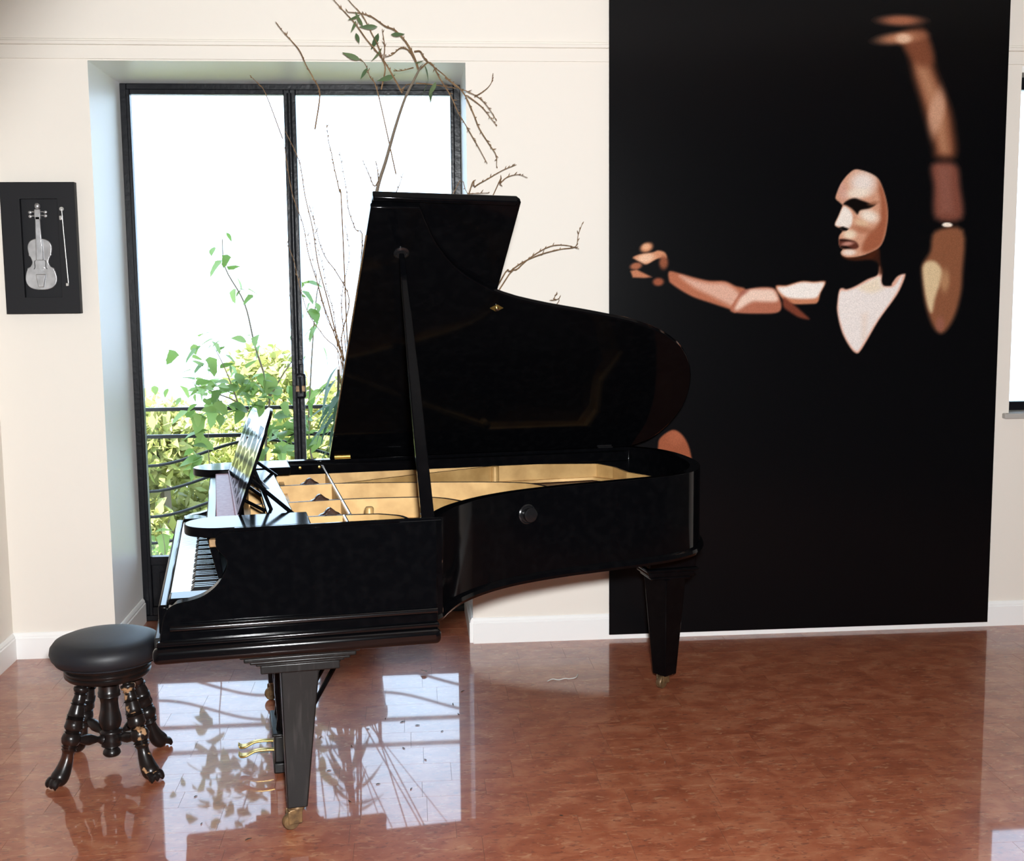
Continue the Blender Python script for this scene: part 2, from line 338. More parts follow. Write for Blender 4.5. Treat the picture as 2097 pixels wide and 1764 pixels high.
# ------------------------------------------------------------------ grand piano (local frame: x along the strings, y across the keyboard towards the window)
P = tag(empty('grand_piano', (.595, -2.166, 0), math.radians(8.5)), 'black lacquered grand piano with its lid propped open in front of the tall window', 'piano')
WD, RT_ = 1.52, 1.008                      # width over the case, rim height
XZ = lambda v0=0.: (lambda a, b, d: (a, d, b))
arm = [(.07, .645)] + spline([(.074, .70), (.084, .752), (.100, .783), (.125, .797), (.165, .804), (.205, .817), (.240, .842), (.264, .875), (.276, .905), (.272, .926), (.260, .942), (.248, .957), (.243, .976), (.248, .996), (.264, RT_)], 4) + [(.915, RT_), (.915, .645)]
for k, (a, b) in enumerate(((0, .05), (WD-.05, WD))):
    o = MB().prism(arm, a, b, XZ()).build('case_arm', LACQ, P, bevel=.004)
    s_ = -1 if k == 0 else 1; vv = a if k == 0 else b
    MB().tube(spline([(.124, vv+.004*-s_, .722), (.135, vv+.004*s_, .722), (.5, vv+.004*s_, .722), (.913, vv+.004*s_, .722)], 3), [.0]+[.010]*9, 10).build('bead_moulding', LACQG, o, smooth=True)
    gv = (vv-.002, vv) if s_ < 0 else (vv, vv+.002)
    MB().box((.118, gv[0], .736), (.913, gv[1], .7385)).box((.118, gv[0], .7055), (.913, gv[1], .708)).build('bead_edge', LACQ, o)
    lo_, hi_ = (vv-.028, vv+.02) if s_ < 0 else (vv-.02, vv+.028)
    MB().box((.05, lo_, .618), (.922, hi_, .668)).build('base_moulding', LACQG, o, bevel=.018, segs=4)
    MB().box((.062, lo_+.012, .668), (.918, hi_-.012, .685)).build('base_fillet', LACQG, o, bevel=.006, segs=3)
MB().box((.055, .02, .622), (.90, WD-.02, .69)).build('key_bed', LACQW, P, bevel=.004)
MB().box((.068, .05, .69), (.098, WD-.05, .782)).build('key_slip', LACQ, P, bevel=.008, segs=3)
for a in (.05, WD-.05-.095): MB().box((.098, a, .69), (.262, a+.095, .800)).build('key_block', LACQ, P, bevel=.008, segs=3)
# keyboard: 52 naturals and 36 sharps, each its own key
K0, K1 = .147, WD-.147; kw = (K1-K0)/52
kb = MB().box((.102, K0, .69), (.30, K1, .745)).build('key_frame', LACQW, P)
wk = MB().box((-.001, .0006, 0), (.165, kw-.0006, .03)).build('white_key', IVORY, P, bevel=.0012, segs=1); wk.location = (.101, K0, .758)
bk = MB(); bk.add([(0, -.0055, 0), (.10, -.0055, 0), (.10, .0055, 0), (0, .0055, 0), (.012, -.0045, .012), (.10, -.0045, .012), (.10, .0045, .012), (.012, .0045, .012)], [(0,3,2,1),(4,5,6,7),(0,1,5,4),(1,2,6,5),(2,3,7,6),(3,0,4,7)])
bk = bk.build('black_key', EBONY, P); bk.location = (.160, K0, .788)
for i in range(1, 52):
    c = wk.copy(); c.location = (.101, K0+i*kw, .758); COL.objects.link(c)
nb = 0
for i in range(51):                       # the treble end lies towards the viewer
    if (i % 7) in (1, 2, 3, 5, 6):
        c = bk if nb == 0 else bk.copy(); c.location = (.160, K0+(i+1)*kw, .788); nb += 1
        if c is not bk: COL.objects.link(c)
MB().prism([(.262, .795), (.272, .795), (.246, 1.0), (.214, 1.0)], .055, WD-.055, XZ()).build('fallboard', LACQ, P, bevel=.004)
MB().box((.250, .05, .796), (.262, WD-.05, .802)).build('key_cover_felt', mat('red_felt_strip', (.22, .03, .03, 1), .9, .1), P)

# bent side, tail and spine: one rim swept round
near = [(.900, .022), (.930, .060), (.962, .125), (1.020, .222), (1.100, .312), (1.200, .392), (1.320, .456), (1.480, .512), (1.650, .553), (1.820, .594), (1.950, .640), (2.060, .716), (2.135, .835), (2.178, .980), (2.192, 1.130), (2.186, 1.275), (2.150, 1.405), (2.075, WD)]
path = spline(near, 6)
inner = offset2(path, .042)
inner[0] = (.94, .046); inner[-1] = (2.045, WD-.042)
def wallring(outer, inn, z0, z1, m):
    n = len(outer); v = []
    for (a, b), (c, d) in zip(outer, inn): v += [(a, b, z0), (a, b, z1), (c, d, z1), (c, d, z0)]
    fs = []
    for i in range(n-1):
        for j in range(4): fs.append((4*i+j, 4*i+(j+1) % 4, 4*i+4+(j+1) % 4, 4*i+4+j))
    fs += [(0, 3, 2, 1), (4*n-4, 4*n-3, 4*n-2, 4*n-1)]
    m.add(v, fs)
rim = MB(); wallring(path, inner, .69, RT_, rim)
ro = rim.build('bent_rim', LACQ, P, smooth=True, bevel=.003)
MB().tube([(a, b, .688) for a, b in path], .017, 8).build('rim_bead', LACQ, ro, smooth=True)
sp = MB().box((.915, WD-.042, .69), (2.07, WD, RT_)).build('spine_side', LACQ, P, bevel=.003)
MB().box((.30, WD-.095, .955), (2.03, WD-.0425, RT_-.012)).build('spine_liner', LACQ, P, bevel=.003)
for u in (.58, .66): MB().lathe([(.006, 0), (.006, .003), (.002, .004)], (u, WD-.096, .985), (0, -1, 0), 8).build('brass_screw', BRASS, P)
bot = [(.62, .05)] + [(a, b) for a, b in inner] + [(.62, WD-.042)]
MB().prism(bot, .700, .715, lambda a, b, d: (a, b, d)).build('bottom_boards', SOUND, P)
sb_ = [(.54, .05)] + [(a, b) for a, b in inner] + [(.54, WD-.042)]
MB().prism(sb_, .862, .870, lambda a, b, d: (a, b, d)).build('soundboard', SOUND, P)

# iron plate: gilded sheet with openings for the strings, ribs, capo bar
tail = [(a, b) for a, b in offset2(path, .046) if a < 1.93 and b < .66]
tail[0] = (.94, .052)
outl = [(.34, .052)] + tail + [(1.95, .74), (2.01, .95), (2.05, 1.09), (2.005, 1.155), (1.955, 1.222), (1.938, 1.36), (1.885, 1.43), (.34, 1.43)]
w1 = [(1.16, 1.30), (1.42, 1.405), (1.86, 1.418), (1.918, 1.34), (1.93, 1.215), (1.975, 1.14), (1.93, .95), (1.58, .70), (1.515, .78), (1.455, .90), (1.37, .968), (1.25, 1.012), (1.13, 1.05), (1.06, 1.10), (1.06, 1.20)]
w2 = [(1.03, 1.02), (1.24, .972), (1.35, .93), (1.42, .88), (1.46, .79), (1.44, .62), (1.16, .47), (1.13, .58), (1.095, .64), (1.055, .69), (1.01, .72)]
w3 = [(.80, .68), (.98, .675), (1.03, .65), (1.06, .61), (1.08, .56), (1.06, .42), (.92, .33), (.88, .36), (.83, .41), (.79, .44)]
Mp = Matrix.Translation((0, 0, .881))
plate = plate_curve('iron_plate', [outl, w1, w2, w3], .012, GOLD, Mp, P)
fl_ = MB()
lip = [(.34, 1.43), (1.40, 1.43), (1.885, 1.43), (1.938, 1.36), (1.955, 1.222), (2.005, 1.155), (2.05, 1.09)]
lz = [.962, .962, .945, .938, .934, .93, .925]
for i_, (a, b) in enumerate(zip(lip, lip[1:])):
    dx, dy = b[0]-a[0], b[1]-a[1]; L = math.hypot(dx, dy); nx, ny = -dy/L*.012, dx/L*.012
    q_ = [a, b, (b[0]+nx, b[1]+ny), (a[0]+nx, a[1]+ny)]
    fl_.add([(x_, y_, .884) for x_, y_ in q_] + [(q_[0][0], q_[0][1], lz[i_]), (q_[1][0], q_[1][1], lz[i_+1]), (q_[2][0], q_[2][1], lz[i_+1]), (q_[3][0], q_[3][1], lz[i_])], [(0, 3, 2, 1), (4, 5, 6, 7), (0, 1, 5, 4), (1, 2, 6, 5), (2, 3, 7, 6), (3, 0, 4, 7)])
fl_.build('plate_flange', GOLD, P)
def rib(name, pts, h0, h1, w=.016, m=GOLD, par=None):
    mb = MB(); L_ = offset2(pts, w/2); R_ = offset2(pts, -w/2); n = len(pts); v = []
    for l, r_ in zip(L_, R_): v += [(l[0], l[1], h0), (l[0], l[1], h1), (r_[0], r_[1], h1), (r_[0], r_[1], h0)]
    mb.add(v, [(0, 3, 2, 1), (4*n-4, 4*n-3, 4*n-2, 4*n-1)] + [(4*i+j, 4*i+(j+1) % 4, 4*i+4+(j+1) % 4, 4*i+4+j) for i in range(n-1) for j in range(4)])
    return mb.build(name, m, par or P, smooth=True, angle=35)
for pl in ([(.36, 1.12), (.70, 1.12), (.88, 1.085)] + spline([(1.042, 1.044), (1.119, 1.028), (1.243, .994), (1.359, .952), (1.433, .904), (1.470, .85), (1.488, .793), (1.495, .70)], 3),
           [(.36, .72), (.68, .742)] + spline([(.78, .738), (.90, .722), (.997, .70), (1.044, .67), (1.078, .63), (1.106, .575), (1.12, .48)], 3),
           [(.36, .43), (.66, .43)] + spline([(.782, .415), (.817, .391), (.855, .354), (.872, .27), (.875, .20)], 3)):
    o = rib('plate_rib', pl, .884, .960, .012)
    rib('rib_top', pl, .960, .9612, .012, LACQW, o)
o = rib('plate_rib', [(.70, 1.12), (1.05, 1.275), (1.41, 1.415)], .884, .958)
MB().lathe([(.018, .884), (.018, .957), (.014, .960)], (1.415, 1.405, 0), n=16).build('rib_boss', GOLD, o, smooth=True)
MB().lathe([(.016, .884), (.016, .962), (.012, .968)], (.765, .52, 0), n=16).build('plate_post', GOLD, P, smooth=True)
for a, b, u in ((1.47, 1.128, .69), (1.112, .728, .69), (.712, .44, .69), (.42, .06, .668)):
    o = rib('cross_wall', [(u, a), (u, b)], .884, .952, .012)
    MB().tube([(u, a, .957), (u, b, .957)], .0065, 8).build('capo_rod', STEEL, o, smooth=True)
rib('pin_block_wall', [(.50, 1.42), (.50, .06)], .884, .93, .02)
# dark wooden ogee handles standing behind the ribs
og = spline([(-.046, 0), (-.044, .022), (-.034, .034), (-.020, .040), (-.010, .052), (0, .057), (.010, .052), (.022, .042), (.036, .034), (.045, .020), (.047, 0)], 3)
for u, v in ((.60, 1.135), (.61, .735), (.622, .445)):
    MB().prism(og, 0, .03, lambda a, b, d, u=u, v=v: (u+a, v+d, .926+b)).build('ogee_block', OGEE, P, bevel=.010, segs=3)
# strings: steel in the treble and tenor, copper wound in the bass
st = MB()
for i in range(46):
    t = i/45; a = (.52, .10+1.02*t); e = (1.02+.98*t**.85, .50+.57*t)
    st.tube([(a[0], a[1], .8745), (e[0], e[1], .8745)], .0009, 3, False)
tag(st.build('strings', STEEL, P), kind='stuff')
st = MB()
for i in range(22):
    t = i/21; st.tube([(1.06, 1.06+.17*t, .8735), (1.93-.06*t, .97+.38*t, .8735)], .0024, 4, False)
tag(st.build('bass_strings', STRINGB, P), kind='stuff')
MB().prism([(1.56, .93), (1.90, 1.01), (2.0, 1.10), (1.985, 1.13), (1.86, 1.04), (1.55, .96)], .8705, .8725, lambda a, b, d: (a, b, d)).build('bass_bridge', SOUND, P, bevel=.004)
hp = MB()
for i in range(18):
    t = i/17; hp.lathe([(.004, .87), (.004, .915)], (1.80+.20*t, .985+.20*t-.12*t*t, 0), n=6)
tag(hp.build('hitch_pins', DARKM, P), kind='stuff')
dm = MB()
for i in range(30): dm.box((.44, .12+i*.035, .887), (.475, .142+i*.035, .955))
tag(dm.build('dampers', DWOOD, P), kind='stuff')

# music desk on its sliding frame
DZ = 1.018
def paddle(v0, v1):
    r = (v1-v0)/2; c = (v0+v1)/2
    return [(.53, v0), (.53, v1)] + [(.265 + r*1.12*math.cos(a), c + r*math.sin(a)) for a in [math.pi/2+math.pi*k/18 for k in range(19)]]
for v0, v1 in ((.012, .215), (WD-.29, WD-.08)):
    MB().prism(paddle(v0, v1), DZ-.030, DZ, lambda a, b, d: (a, b, d)).build('desk_slide', LACQ, P, bevel=.004, segs=3)
MB().prism([(.225, .002), (.322, .002), (.310, .05), (.235, .05)], .962, .9875, lambda a, b, d: (a, b, d)).build('wedge_bracket', ABRASS, P, bevel=.003)
MB().box((.30, .0, RT_), (.915, .012, DZ)).build('slide_rail', LACQ, P, bevel=.002)
MB().prism([(.405, .215), (.49, .215), (.455, WD-.29), (.385, WD-.29)], DZ-.022, DZ-.004, lambda a, b, d: (a, b, d)).build('desk_crossbar', LACQ, P, bevel=.003)
MB().prism([(.246, .215), (.316, .215), (.293, WD-.29), (.236, WD-.29)], .990, 1.004, lambda a, b, d: (a, b, d)).build('felt_ledge', FELT, P, bevel=.003)
MB().prism([(.306, .215), (.318, .215), (.296, WD-.29), (.286, WD-.29)], 1.004, 1.016, lambda a, b, d: (a, b, d)).build('ledge_lip', FELT, P, bevel=.002)
# fretwork panel: local a runs from the near to the far edge, b up the slope
A0, A1 = Vector((.314, .235, 1.006)), Vector((.291, 1.20, 1.006))
top0 = Vector((.409, .235, 1.270)); UPD = (top0-A0).normalized()
AX = (A1-A0).normalized(); LW = (A1-A0).length; NRM = AX.cross(UPD).normalized(); UPD2 = NRM.cross(AX)
MD = Matrix((( AX.x, UPD2.x, NRM.x, A0.x), (AX.y, UPD2.y, NRM.y, A0.y), (AX.z, UPD2.z, NRM.z, A0.z), (0, 0, 0, 1)))
HB = .28
sh = lambda a: 1 - .20*a/LW
out = [(0, 0), (LW, 0)] + [(LW, HB*sh(LW))]
topc = spline([(LW, HB), (LW-.03, HB+.008), (LW-.06, HB+.035), (LW-.13, HB+.068), (LW-.22, HB+.066), (LW-.33, HB+.05), (LW/2, HB+.036), (.33, HB+.05), (.22, HB+.078), (.12, HB+.086), (.05, HB+.068), (.03, HB+.02), (0, HB)], 4)
out += [(a, b*sh(a)) for a, b in topc]
holes = []
Rr, row, wj = .128, .074, .013
nrow = 4
def arc_top(a, c, z): 
    q = Rr*Rr-(a-c)**2
    return z + math.sqrt(q)*.86 if q > 0 else -1
for r in range(-1, nrow):
    z = .018 + r*row
    off = 0 if r % 2 == 0 else .5
    for kx in range(-1, 6):
        c = (kx+off)*2*Rr*.84 + .04
        for s in range(-4, 5):
            a0 = c + s*.0245 - .0080; a1 = a0 + .0160
            if a0 < .035 or a1 > LW-.035: continue
            def lim(a):
                t_ = arc_top(a, c, z) - wj
                lo = .022
                for dk in (-.5, .5):
                    q = arc_top(a, c+dk*2*Rr*.84, z-row)
                    lo = max(lo, q+wj*.35)
                # slots stay above the solid palmette at the foot of each scale
                lo = max(lo, z-row+Rr*.86*.78) if r > 0 else lo
                return lo, min(t_, HB-.012+.03*(abs(a-LW/2) > .2))
            l0, h0 = lim(a0); l1, h1 = lim(a1)
            if h0-l0 > .012 and h1-l1 > .012:
                holes.append([(a0, l0*sh(a0)), (a1, l1*sh(a1)), (a1, h1*sh(a1)), (a0, h0*sh(a0))])
desk = plate_curve('music_desk', [out]+holes, .010, DESKM, MD, P)
for (p0, p1, r) in ((A0+AX*.10+UPD2*.12, (.495, .235, 1.002), .007), (A0+AX*.14+UPD2*.16, (.43, .30, .99), .006), (A0+AX*.80+UPD2*.12, (.47, 1.12, 1.002), .007), (A0+AX*.5+UPD2*.05, (.43, .62, .985), .006), (A0+AX*.30+UPD2*.02, (.43, .36, .985), .006)):
    MB().tube([p0+NRM*.0, p1], r, 8).build('desk_strut', LACQ, P, smooth=True)
MB().tube(spline([A0+AX*.62+UPD2*.20, (.375, .85, 1.06), (.405, .80, 1.02), (.43, .72, 1.002)], 4), [.011]*13, 8).build('curved_brace', DWOOD, P, smooth=True)

# lid: main leaf hinged on the spine, front flap folded back over it, prop stick
al = math.radians(43.5); HV, HZ = 1.528, 1.012
ML = Matrix(((1, 0, 0, 0), (0, -math.cos(al), -math.sin(al), HV), (0, math.sin(al), -math.cos(al), HZ), (0, 0, 0, 1)))   # (u, t, n): n>0 faces the strings
lidc = [(.711, -.008), (.789, 1.45), (.958, 1.447)] + spline([(.966, 1.425), (.982, 1.385), (1.002, 1.339), (1.036, 1.272), (1.085, 1.198), (1.134, 1.141), (1.181, 1.100), (1.228, 1.067), (1.283, 1.031), (1.377, .988), (1.509, .947), (1.635, .915), (1.765, .880), (1.848, .856), (1.927, .824), (2.0, .787), (2.069, .738), (2.137, .670), (2.186, .592), (2.221, .505), (2.243, .405), (2.248, .290), (2.226, .184), (2.188, .096), (2.141, .040), (2.06, -.006)], 2)
L3 = lambda a, b, d: tuple(ML @ Vector((a, b, d)))
MB().prism(lidc, -.012, .010, L3).build('lid', LACQ, P, bevel=.004)
MB().prism([(.728, .02), (.796, 1.482), (1.300, 1.466), (1.316, 1.452), (1.262, .02)], -.036, -.014, L3).build('lid_flap', LACQ, P, bevel=.004)
MB().prism([(.796, 1.462), (.796, 1.484), (1.300, 1.468), (1.30, 1.446)], -.034, -.002, L3).build('flap_moulding', LACQ, P, bevel=.005)
MB().tube([ML @ Vector((.782, 1.32, .012)), ML @ Vector((.722, .2, .012))], .003, 6).build('lid_hinge_pin', ABRASS, P)
hg = MB().box((-.034, -.002, 0), (.034, .002, .03)).box((-.034, -.022, -.004), (.034, 0, .0)).tube([(-.034, -.002, .002), (.034, -.002, .002)], .005, 8)
h = hg.build('hinge', BRASS, P); h.location = (.765, WD-.012, RT_+.004); h.rotation_euler.x = math.radians(8); 
h2 = hg.build('hinge', DARKM, P); h2.location = (1.945, WD-.012, RT_+.004); h2['label'] = 'dark blackened hinge'; h['label'] = 'bright brass hinge'
lkp = MB().prism([(-.026, 0), (0, -.019), (.026, 0), (0, .019)], .010, .0125, lambda a, b, d: L3(1.303+a, .942+b, d)).build('lock_plate', BRASS, P)
MB().lathe([(.008, 0), (.008, .010), (.004, .012)], ML @ Vector((1.303, .942, .0125)), ML.to_3x3() @ Vector((0, 0, 1)), 10).build('lock_pin', STEEL, lkp, smooth=True)
cup = ML @ Vector((.912, 1.235, .010)); nl = ML.to_3x3() @ Vector((0, 0, 1))
MB().lathe([(.028, 0), (.028, .004), (.020, .008), (.018, .006)], cup, nl, 20).build('prop_cup', DARKM, P, smooth=True)
pb = Vector((.893, .028, RT_-.01)); pt = cup + nl*.006
d_ = (pt-pb).normalized(); sx = Vector((1, 0, 0)); sx = (sx-d_*sx.dot(d_)).normalized(); sy = d_.cross(sx)
ps = MB(); vs = []
for p, hw in ((pb, .021), (pb.lerp(pt, .5), .018), (pb.lerp(pt, .96), .011), (pt, .009)):
    for i, j in ((-1, -1), (1, -1), (1, 1), (-1, 1)): vs.append(p + sx*hw*i + sy*hw*.6*j)
ps.add(vs, [(0, 3, 2, 1), (12, 13, 14, 15)] + [(4*k+j, 4*k+(j+1) % 4, 4*k+4+(j+1) % 4, 4*k+4+j) for k in range(3) for j in range(4)])
ps.build('prop_stick', LACQ, P, bevel=.004)
MB().box((.80, .0, RT_), (.93, .046, RT_+.002)).build('prop_hinge_plate', DARKM, P)
# lid latch knob on the bent side
kp = min(path, key=lambda p: abs(p[0]-1.318)); kn = Vector((.33, -.944, 0)).normalized()
ko = Vector((kp[0], kp[1], .924))
MB().lathe([(.036, -.002), (.036, .004), (.032, .007), (.029, .003), (.022, .004), (.022, .018), (.026, .022), (.026, .028), (.020, .031), (.008, .029), (.003, .030)], ko, kn, 28).build('latch_knob', DARKM, P, smooth=True, angle=50)

# legs with stepped capitals and casters
def caster(c, par, a=0.):
    o = MB().lathe([(.020, .085), (.026, .078), (.026, .070), (.012, .062)], (c[0], c[1], 0), n=14).add([], []).build('caster_plate', ABRASS, par, smooth=True)
    ca, sa = math.cos(a), math.sin(a)
    w = MB().lathe([(.010, -.012), (.024, -.012), (.027, -.008), (.027, .008), (.024, .012), (.010, .012)], (c[0]-.022*ca, c[1]-.022*sa, .0275), (-sa, ca, 0), 18).build('caster', ABRASS, par, smooth=True)
    M = Matrix.Translation((c[0], c[1], 0)) @ Matrix.Rotation(a, 4, 'Z')
    MB().box((-.034, -.019, .022), (.012, -.014, .066), M).box((-.034, .014, .022), (.012, .019, .066), M).box((-.03, -.019, .060), (.014, .019, .070), M).build('caster_fork', ABRASS, par, bevel=.003)
def leg(c, par, m, rz=0., name='leg', ztop=.618, half=(.060, .060), foot=(.032, .032), dx=-.020):
    M = Matrix.Translation((c[0], c[1], 0)) @ Matrix.Rotation(rz, 4, 'Z')
    mb = MB().taper((dx, 0, .080), foot, (0, 0, ztop-.07), half)
    mb.v = [tuple(M @ Vector(p)) for p in mb.v]
    lg = mb.build(name, m, par, bevel=.004)
    cp = MB()
    for z0, z1, e in ((.546, .574, .062), (.574, .582, .076), (.582, .592, .094), (.592, .606, .112), (.606, .622, .124)):
        z0 += ztop-.618; z1 += ztop-.618
        cp.box((-half[0]-e, -half[1]-e*.45, z0), (half[0]+e, half[1]+e*.45, z1))
    cp.v = [tuple(M @ Vector(p)) for p in cp.v]
    cp.build('leg_capital', m, lg, bevel=.006, segs=3)
    f = M @ Vector((dx, 0, 0)); caster((f.x, f.y), lg, rz+.2)
    return lg
leg((.486, .125), P, LACQW); leg((.470, 1.40), P, LACQW)
# tail leg: square block, capital, tapering post turned on its corner
M = Matrix.Translation((2.095, 1.12, 0))
tl = MB()
Mr = M @ Matrix.Rotation(math.radians(28), 4, 'Z')
t_ = MB().taper((0, 0, .060), (.036, .036, 0), (0, 0, .495), (.064, .064, 0)); t_.v = [tuple(Mr @ Vector(p)) for p in t_.v]
tl = t_.build('leg', LACQ, P, bevel=.003)
c_ = MB().box((-.105, -.09, .545), (.105, .09, .69)).box((-.115, -.10, .532), (.115, .10, .546)).box((-.10, -.085, .508), (.10, .085, .532)).box((-.088, -.075, .493), (.088, .075, .508))
c_.v = [tuple(M @ Vector(p)) for p in c_.v]; c_.build('leg_capital', LACQ, tl, bevel=.005, segs=3)
caster((2.095, 1.12), tl, .6)

# pedal lyre
ly = MB().box((.412, .56, .05), (.470, .80, .148)).box((.405, .55, .148), (.476, .81, .160)).box((.408, .555, .012), (.476, .805, .05)).build('pedal_lyre', LACQW, P, bevel=.005)
for v in (.60, .76): MB().lathe([(.020, .16), (.014, .20), (.020, .30), (.016, .45), (.022, .58), (.022, .64)], (.44, v, 0), n=14).build('lyre_post', LACQ, ly, smooth=True)
for v in (.635, .725):
    pz = .066
    pd = MB(); pts = spline([(.44, v, pz+.004), (.385, v, pz+.010), (.345, v, pz+.008), (.315, v, pz-.004), (.296, v, pz-.004), (.286, v, pz+.004)], 4)
    k = len(pts); ws = [.010+.014*max(0, (i/(k-1)-.35)/.65) for i in range(k)]; ws[-1] = .014; ws[-2] = .020
    vv = []
    for p, w in zip(pts, ws): vv += [(p[0], p[1]-w, p[2]-.004), (p[0], p[1]+w, p[2]-.004), (p[0], p[1]+w, p[2]+.004), (p[0], p[1]-w, p[2]+.004)]
    pd.add(vv, [(0, 3, 2, 1), (4*k-4, 4*k-3, 4*k-2, 4*k-1)] + [(4*i+j, 4*i+(j+1) % 4, 4*i+4+(j+1) % 4, 4*i+4+j) for i in range(k-1) for j in range(4)])
    pd.build('pedal', BRASS, ly, bevel=.003)
    MB().tube([(.452, v, .15), (.452, v, .64)], .004, 6).build('pedal_rod', BRASS, ly)
for v in (.60, .76): MB().tube([(.475, v, .10), (.79, v, .64)], .009, 8).build('lyre_brace', LACQ, ly, smooth=True)

# ------------------------------------------------------------------ piano stool with turned legs and claw feet
SC = Vector((.312, -1.385, 0))
S = tag(empty('piano_stool', SC), 'round black leather piano stool on four turned legs beside the keyboard', 'stool')
seat = MB().lathe([(.140, .400), (.178, .408), (.192, .424), (.1975, .442), (.194, .462), (.180, .480), (.150, .4915), (.10, .4975), (.05, .5), (0, .5005)], n=56).build('seat', LEATHER, S, smooth=True, angle=70)
MB().lathe([(.1785, .405), (.181, .408), (.1785, .411)], n=56).build('seat_welt', LEATHER, seat, smooth=True)
MB().lathe([(.10, .345), (.143, .347), (.150, .354), (.152, .362), (.147, .367), (.152, .372), (.152, .380), (.146, .385), (.150, .392), (.152, .400), (.12, .402)], n=48).build('seat_ring', DWOOD, S, smooth=True, angle=50)
MB().lathe([(.036, .36), (.036, .29), (.038, .286), (.040, .280), (.038, .274), (.040, .268), (.034, .262), (.031, .245), (.033, .215), (.039, .190), (.0405, .172), (.036, .152), (.030, .143), (.038, .138), (.041, .130), (.036, .124), (.040, .112), (.040, .098), (.034, .085), (.036, .080), (.028, .076), (.022, .070), (.030, .060), (.032, .050), (.026, .042), (0, .040)], n=24).build('centre_post', DWOOD, S, smooth=True, angle=60)
legprof = [(0, .020), (.03, .022), (.05, .017), (.065, .017), (.075, .026), (.10, .0275), (.125, .024), (.14, .019), (.15, .023), (.16, .019), (.20, .021), (.235, .024), (.25, .021), (.262, .0285), (.275, .022), (.31, .0245), (.36, .0275), (.39, .0285), (.40, .032), (.412, .027), (.42, .032), (.432, .027), (.44, .032), (.452, .029), (.49, .0305), (.53, .0325), (.555, .028), (.57, .023), (.582, .030), (.595, .024), (.61, .030), (.66, .034), (.71, .030), (.735, .023), (.75, .029), (.765, .022), (.785, .027), (.80, .022), (.82, .020)]
feet = [(.168, -1.558), (.485, -1.533), (.452, -1.216), (.144, -1.231)]
for i, (fx, fy) in enumerate(feet):
    d = Vector((fx, fy, 0)) - SC; h = d.normalized()
    top = h*.105 + Vector((0, 0, .352)); ank = d - h*.028 + Vector((0, 0, .055))
    ax = ank-top; m_ = WORN if i == 1 else DWOOD
    mb = MB(); pts = [(top + ax*t, r) for t, r in legprof]
    mb.tube2(pts, ax.normalized(), 16)
    e = pts[-1][0]; toe = d + h*.014
    mb.tube(spline([e, e+ax*.10, d - h*.012 + Vector((0, 0, .038)), toe + Vector((0, 0, .020))], 4), [.020, .020, .021, .022, .0235, .025, .027, .029, .0305, .031, .030, .027, .021], 14)
    lg = mb.build('leg', m_, S, smooth=True, angle=60)
    if i == 1: lg['label'] = 'leg with the dark finish scuffed to bare wood'
    sd_ = Vector((-h.y, h.x, 0))
    for k in (-1, 0, 1):
        b = d + h*.002 + sd_*k*.0185
        MB().tube(spline([b + Vector((0, 0, .030)), b + h*.016 + Vector((0, 0, .026)), b + h*.026 + sd_*k*.003 + Vector((0, 0, .013)), b + h*.027 + sd_*k*.004 + Vector((0, 0, .003))], 3), [.010, .0115, .0125, .013, .0125, .0115, .010, .008, .005, .003], 8).build('claw', DWOOD, lg, smooth=True)
    q = top.lerp(ank, .67); p0 = Vector((0, 0, .112)) + h*.034
    sax = q-p0
    sp_ = [(0, .013), (.06, .018), (.12, .012), (.20, .011), (.30, .016), (.45, .021), (.60, .0185), (.75, .012), (.82, .011), (.86, .017), (.92, .017), (1, .010)]
    MB().tube2([(p0 + sax*t, r) for t, r in sp_], sax.normalized(), 12).build('stretcher', DWOOD, S, smooth=True, angle=60)

# ------------------------------------------------------------------ framed silver violin
BOXM = mat('matt_black_frame', (.009, .009, .011, 1), .55, .25)
PEWT = mat('pewter', (.42, .42, .43, 1), .34, .5, metal=.85, noise=(25, (.60, .60, .61, 1), .35, .7))
VX0, VX1, VZ0, VZ1 = -.405, -.076, 1.632, 2.226
vb = tag(empty('violin_frame', ((VX0+VX1)/2, 0, (VZ0+VZ1)/2)), 'black box frame holding a small silver violin and bow, hung on the cream wall', 'wall art')
hx, hz = (VX1-VX0)/2, (VZ1-VZ0)/2; ix, iz = .083, .222; icx = .003
fr_ = MB(); vv_ = []
for yy_ in (-.042, -.0005):
    vv_ += [(-hx, yy_, -hz), (hx, yy_, -hz), (hx, yy_, hz), (-hx, yy_, hz), (-ix+icx, yy_, -iz), (ix+icx, yy_, -iz), (ix+icx, yy_, iz), (-ix+icx, yy_, iz)]
ff_ = []
for k in range(4):
    q = (k+1) % 4; ff_ += [(k, q, 4+q, 4+k), (8+q, 8+k, 12+k, 12+q), (q, k, 8+k, 8+q), (4+k, 4+q, 12+q, 12+k)]
fr_.add(vv_, ff_).build('frame', BOXM, vb, bevel=.0012)
MB().box((-ix+icx, -.016, -iz), (ix+icx, -.0005, iz)).build('backing', BOXM, vb)
prof = spline([(0, .117), (.022, .115), (.042, .105), (.053, .086), (.0535, .064), (.050, .046)], 3) + spline([(.0515, .040), (.044, .033), (.0375, .016), (.038, .004), (.046, -.010), (.060, -.017)], 3) + spline([(.0605, -.023), (.066, -.038), (.0705, -.062), (.066, -.088), (.048, -.107), (.022, -.1155), (0, -.1165)], 3)
loop = prof + [(-a, b) for a, b in prof[-2:0:-1]]
VY = lambda cx, cz: (lambda a, b, d: (cx+a, d, cz+b))
ox, oz = -.005, -.072
vio = MB().prism(loop, -.034, -.017, VY(ox, oz)).build('violin', PEWT, vb, bevel=.005, segs=3)
MB().prism([(-.0165, .018), (.0165, .018), (.011, .215), (-.011, .215)], -.042, -.034, VY(ox, oz)).build('fingerboard', PEWT, vio, bevel=.003)
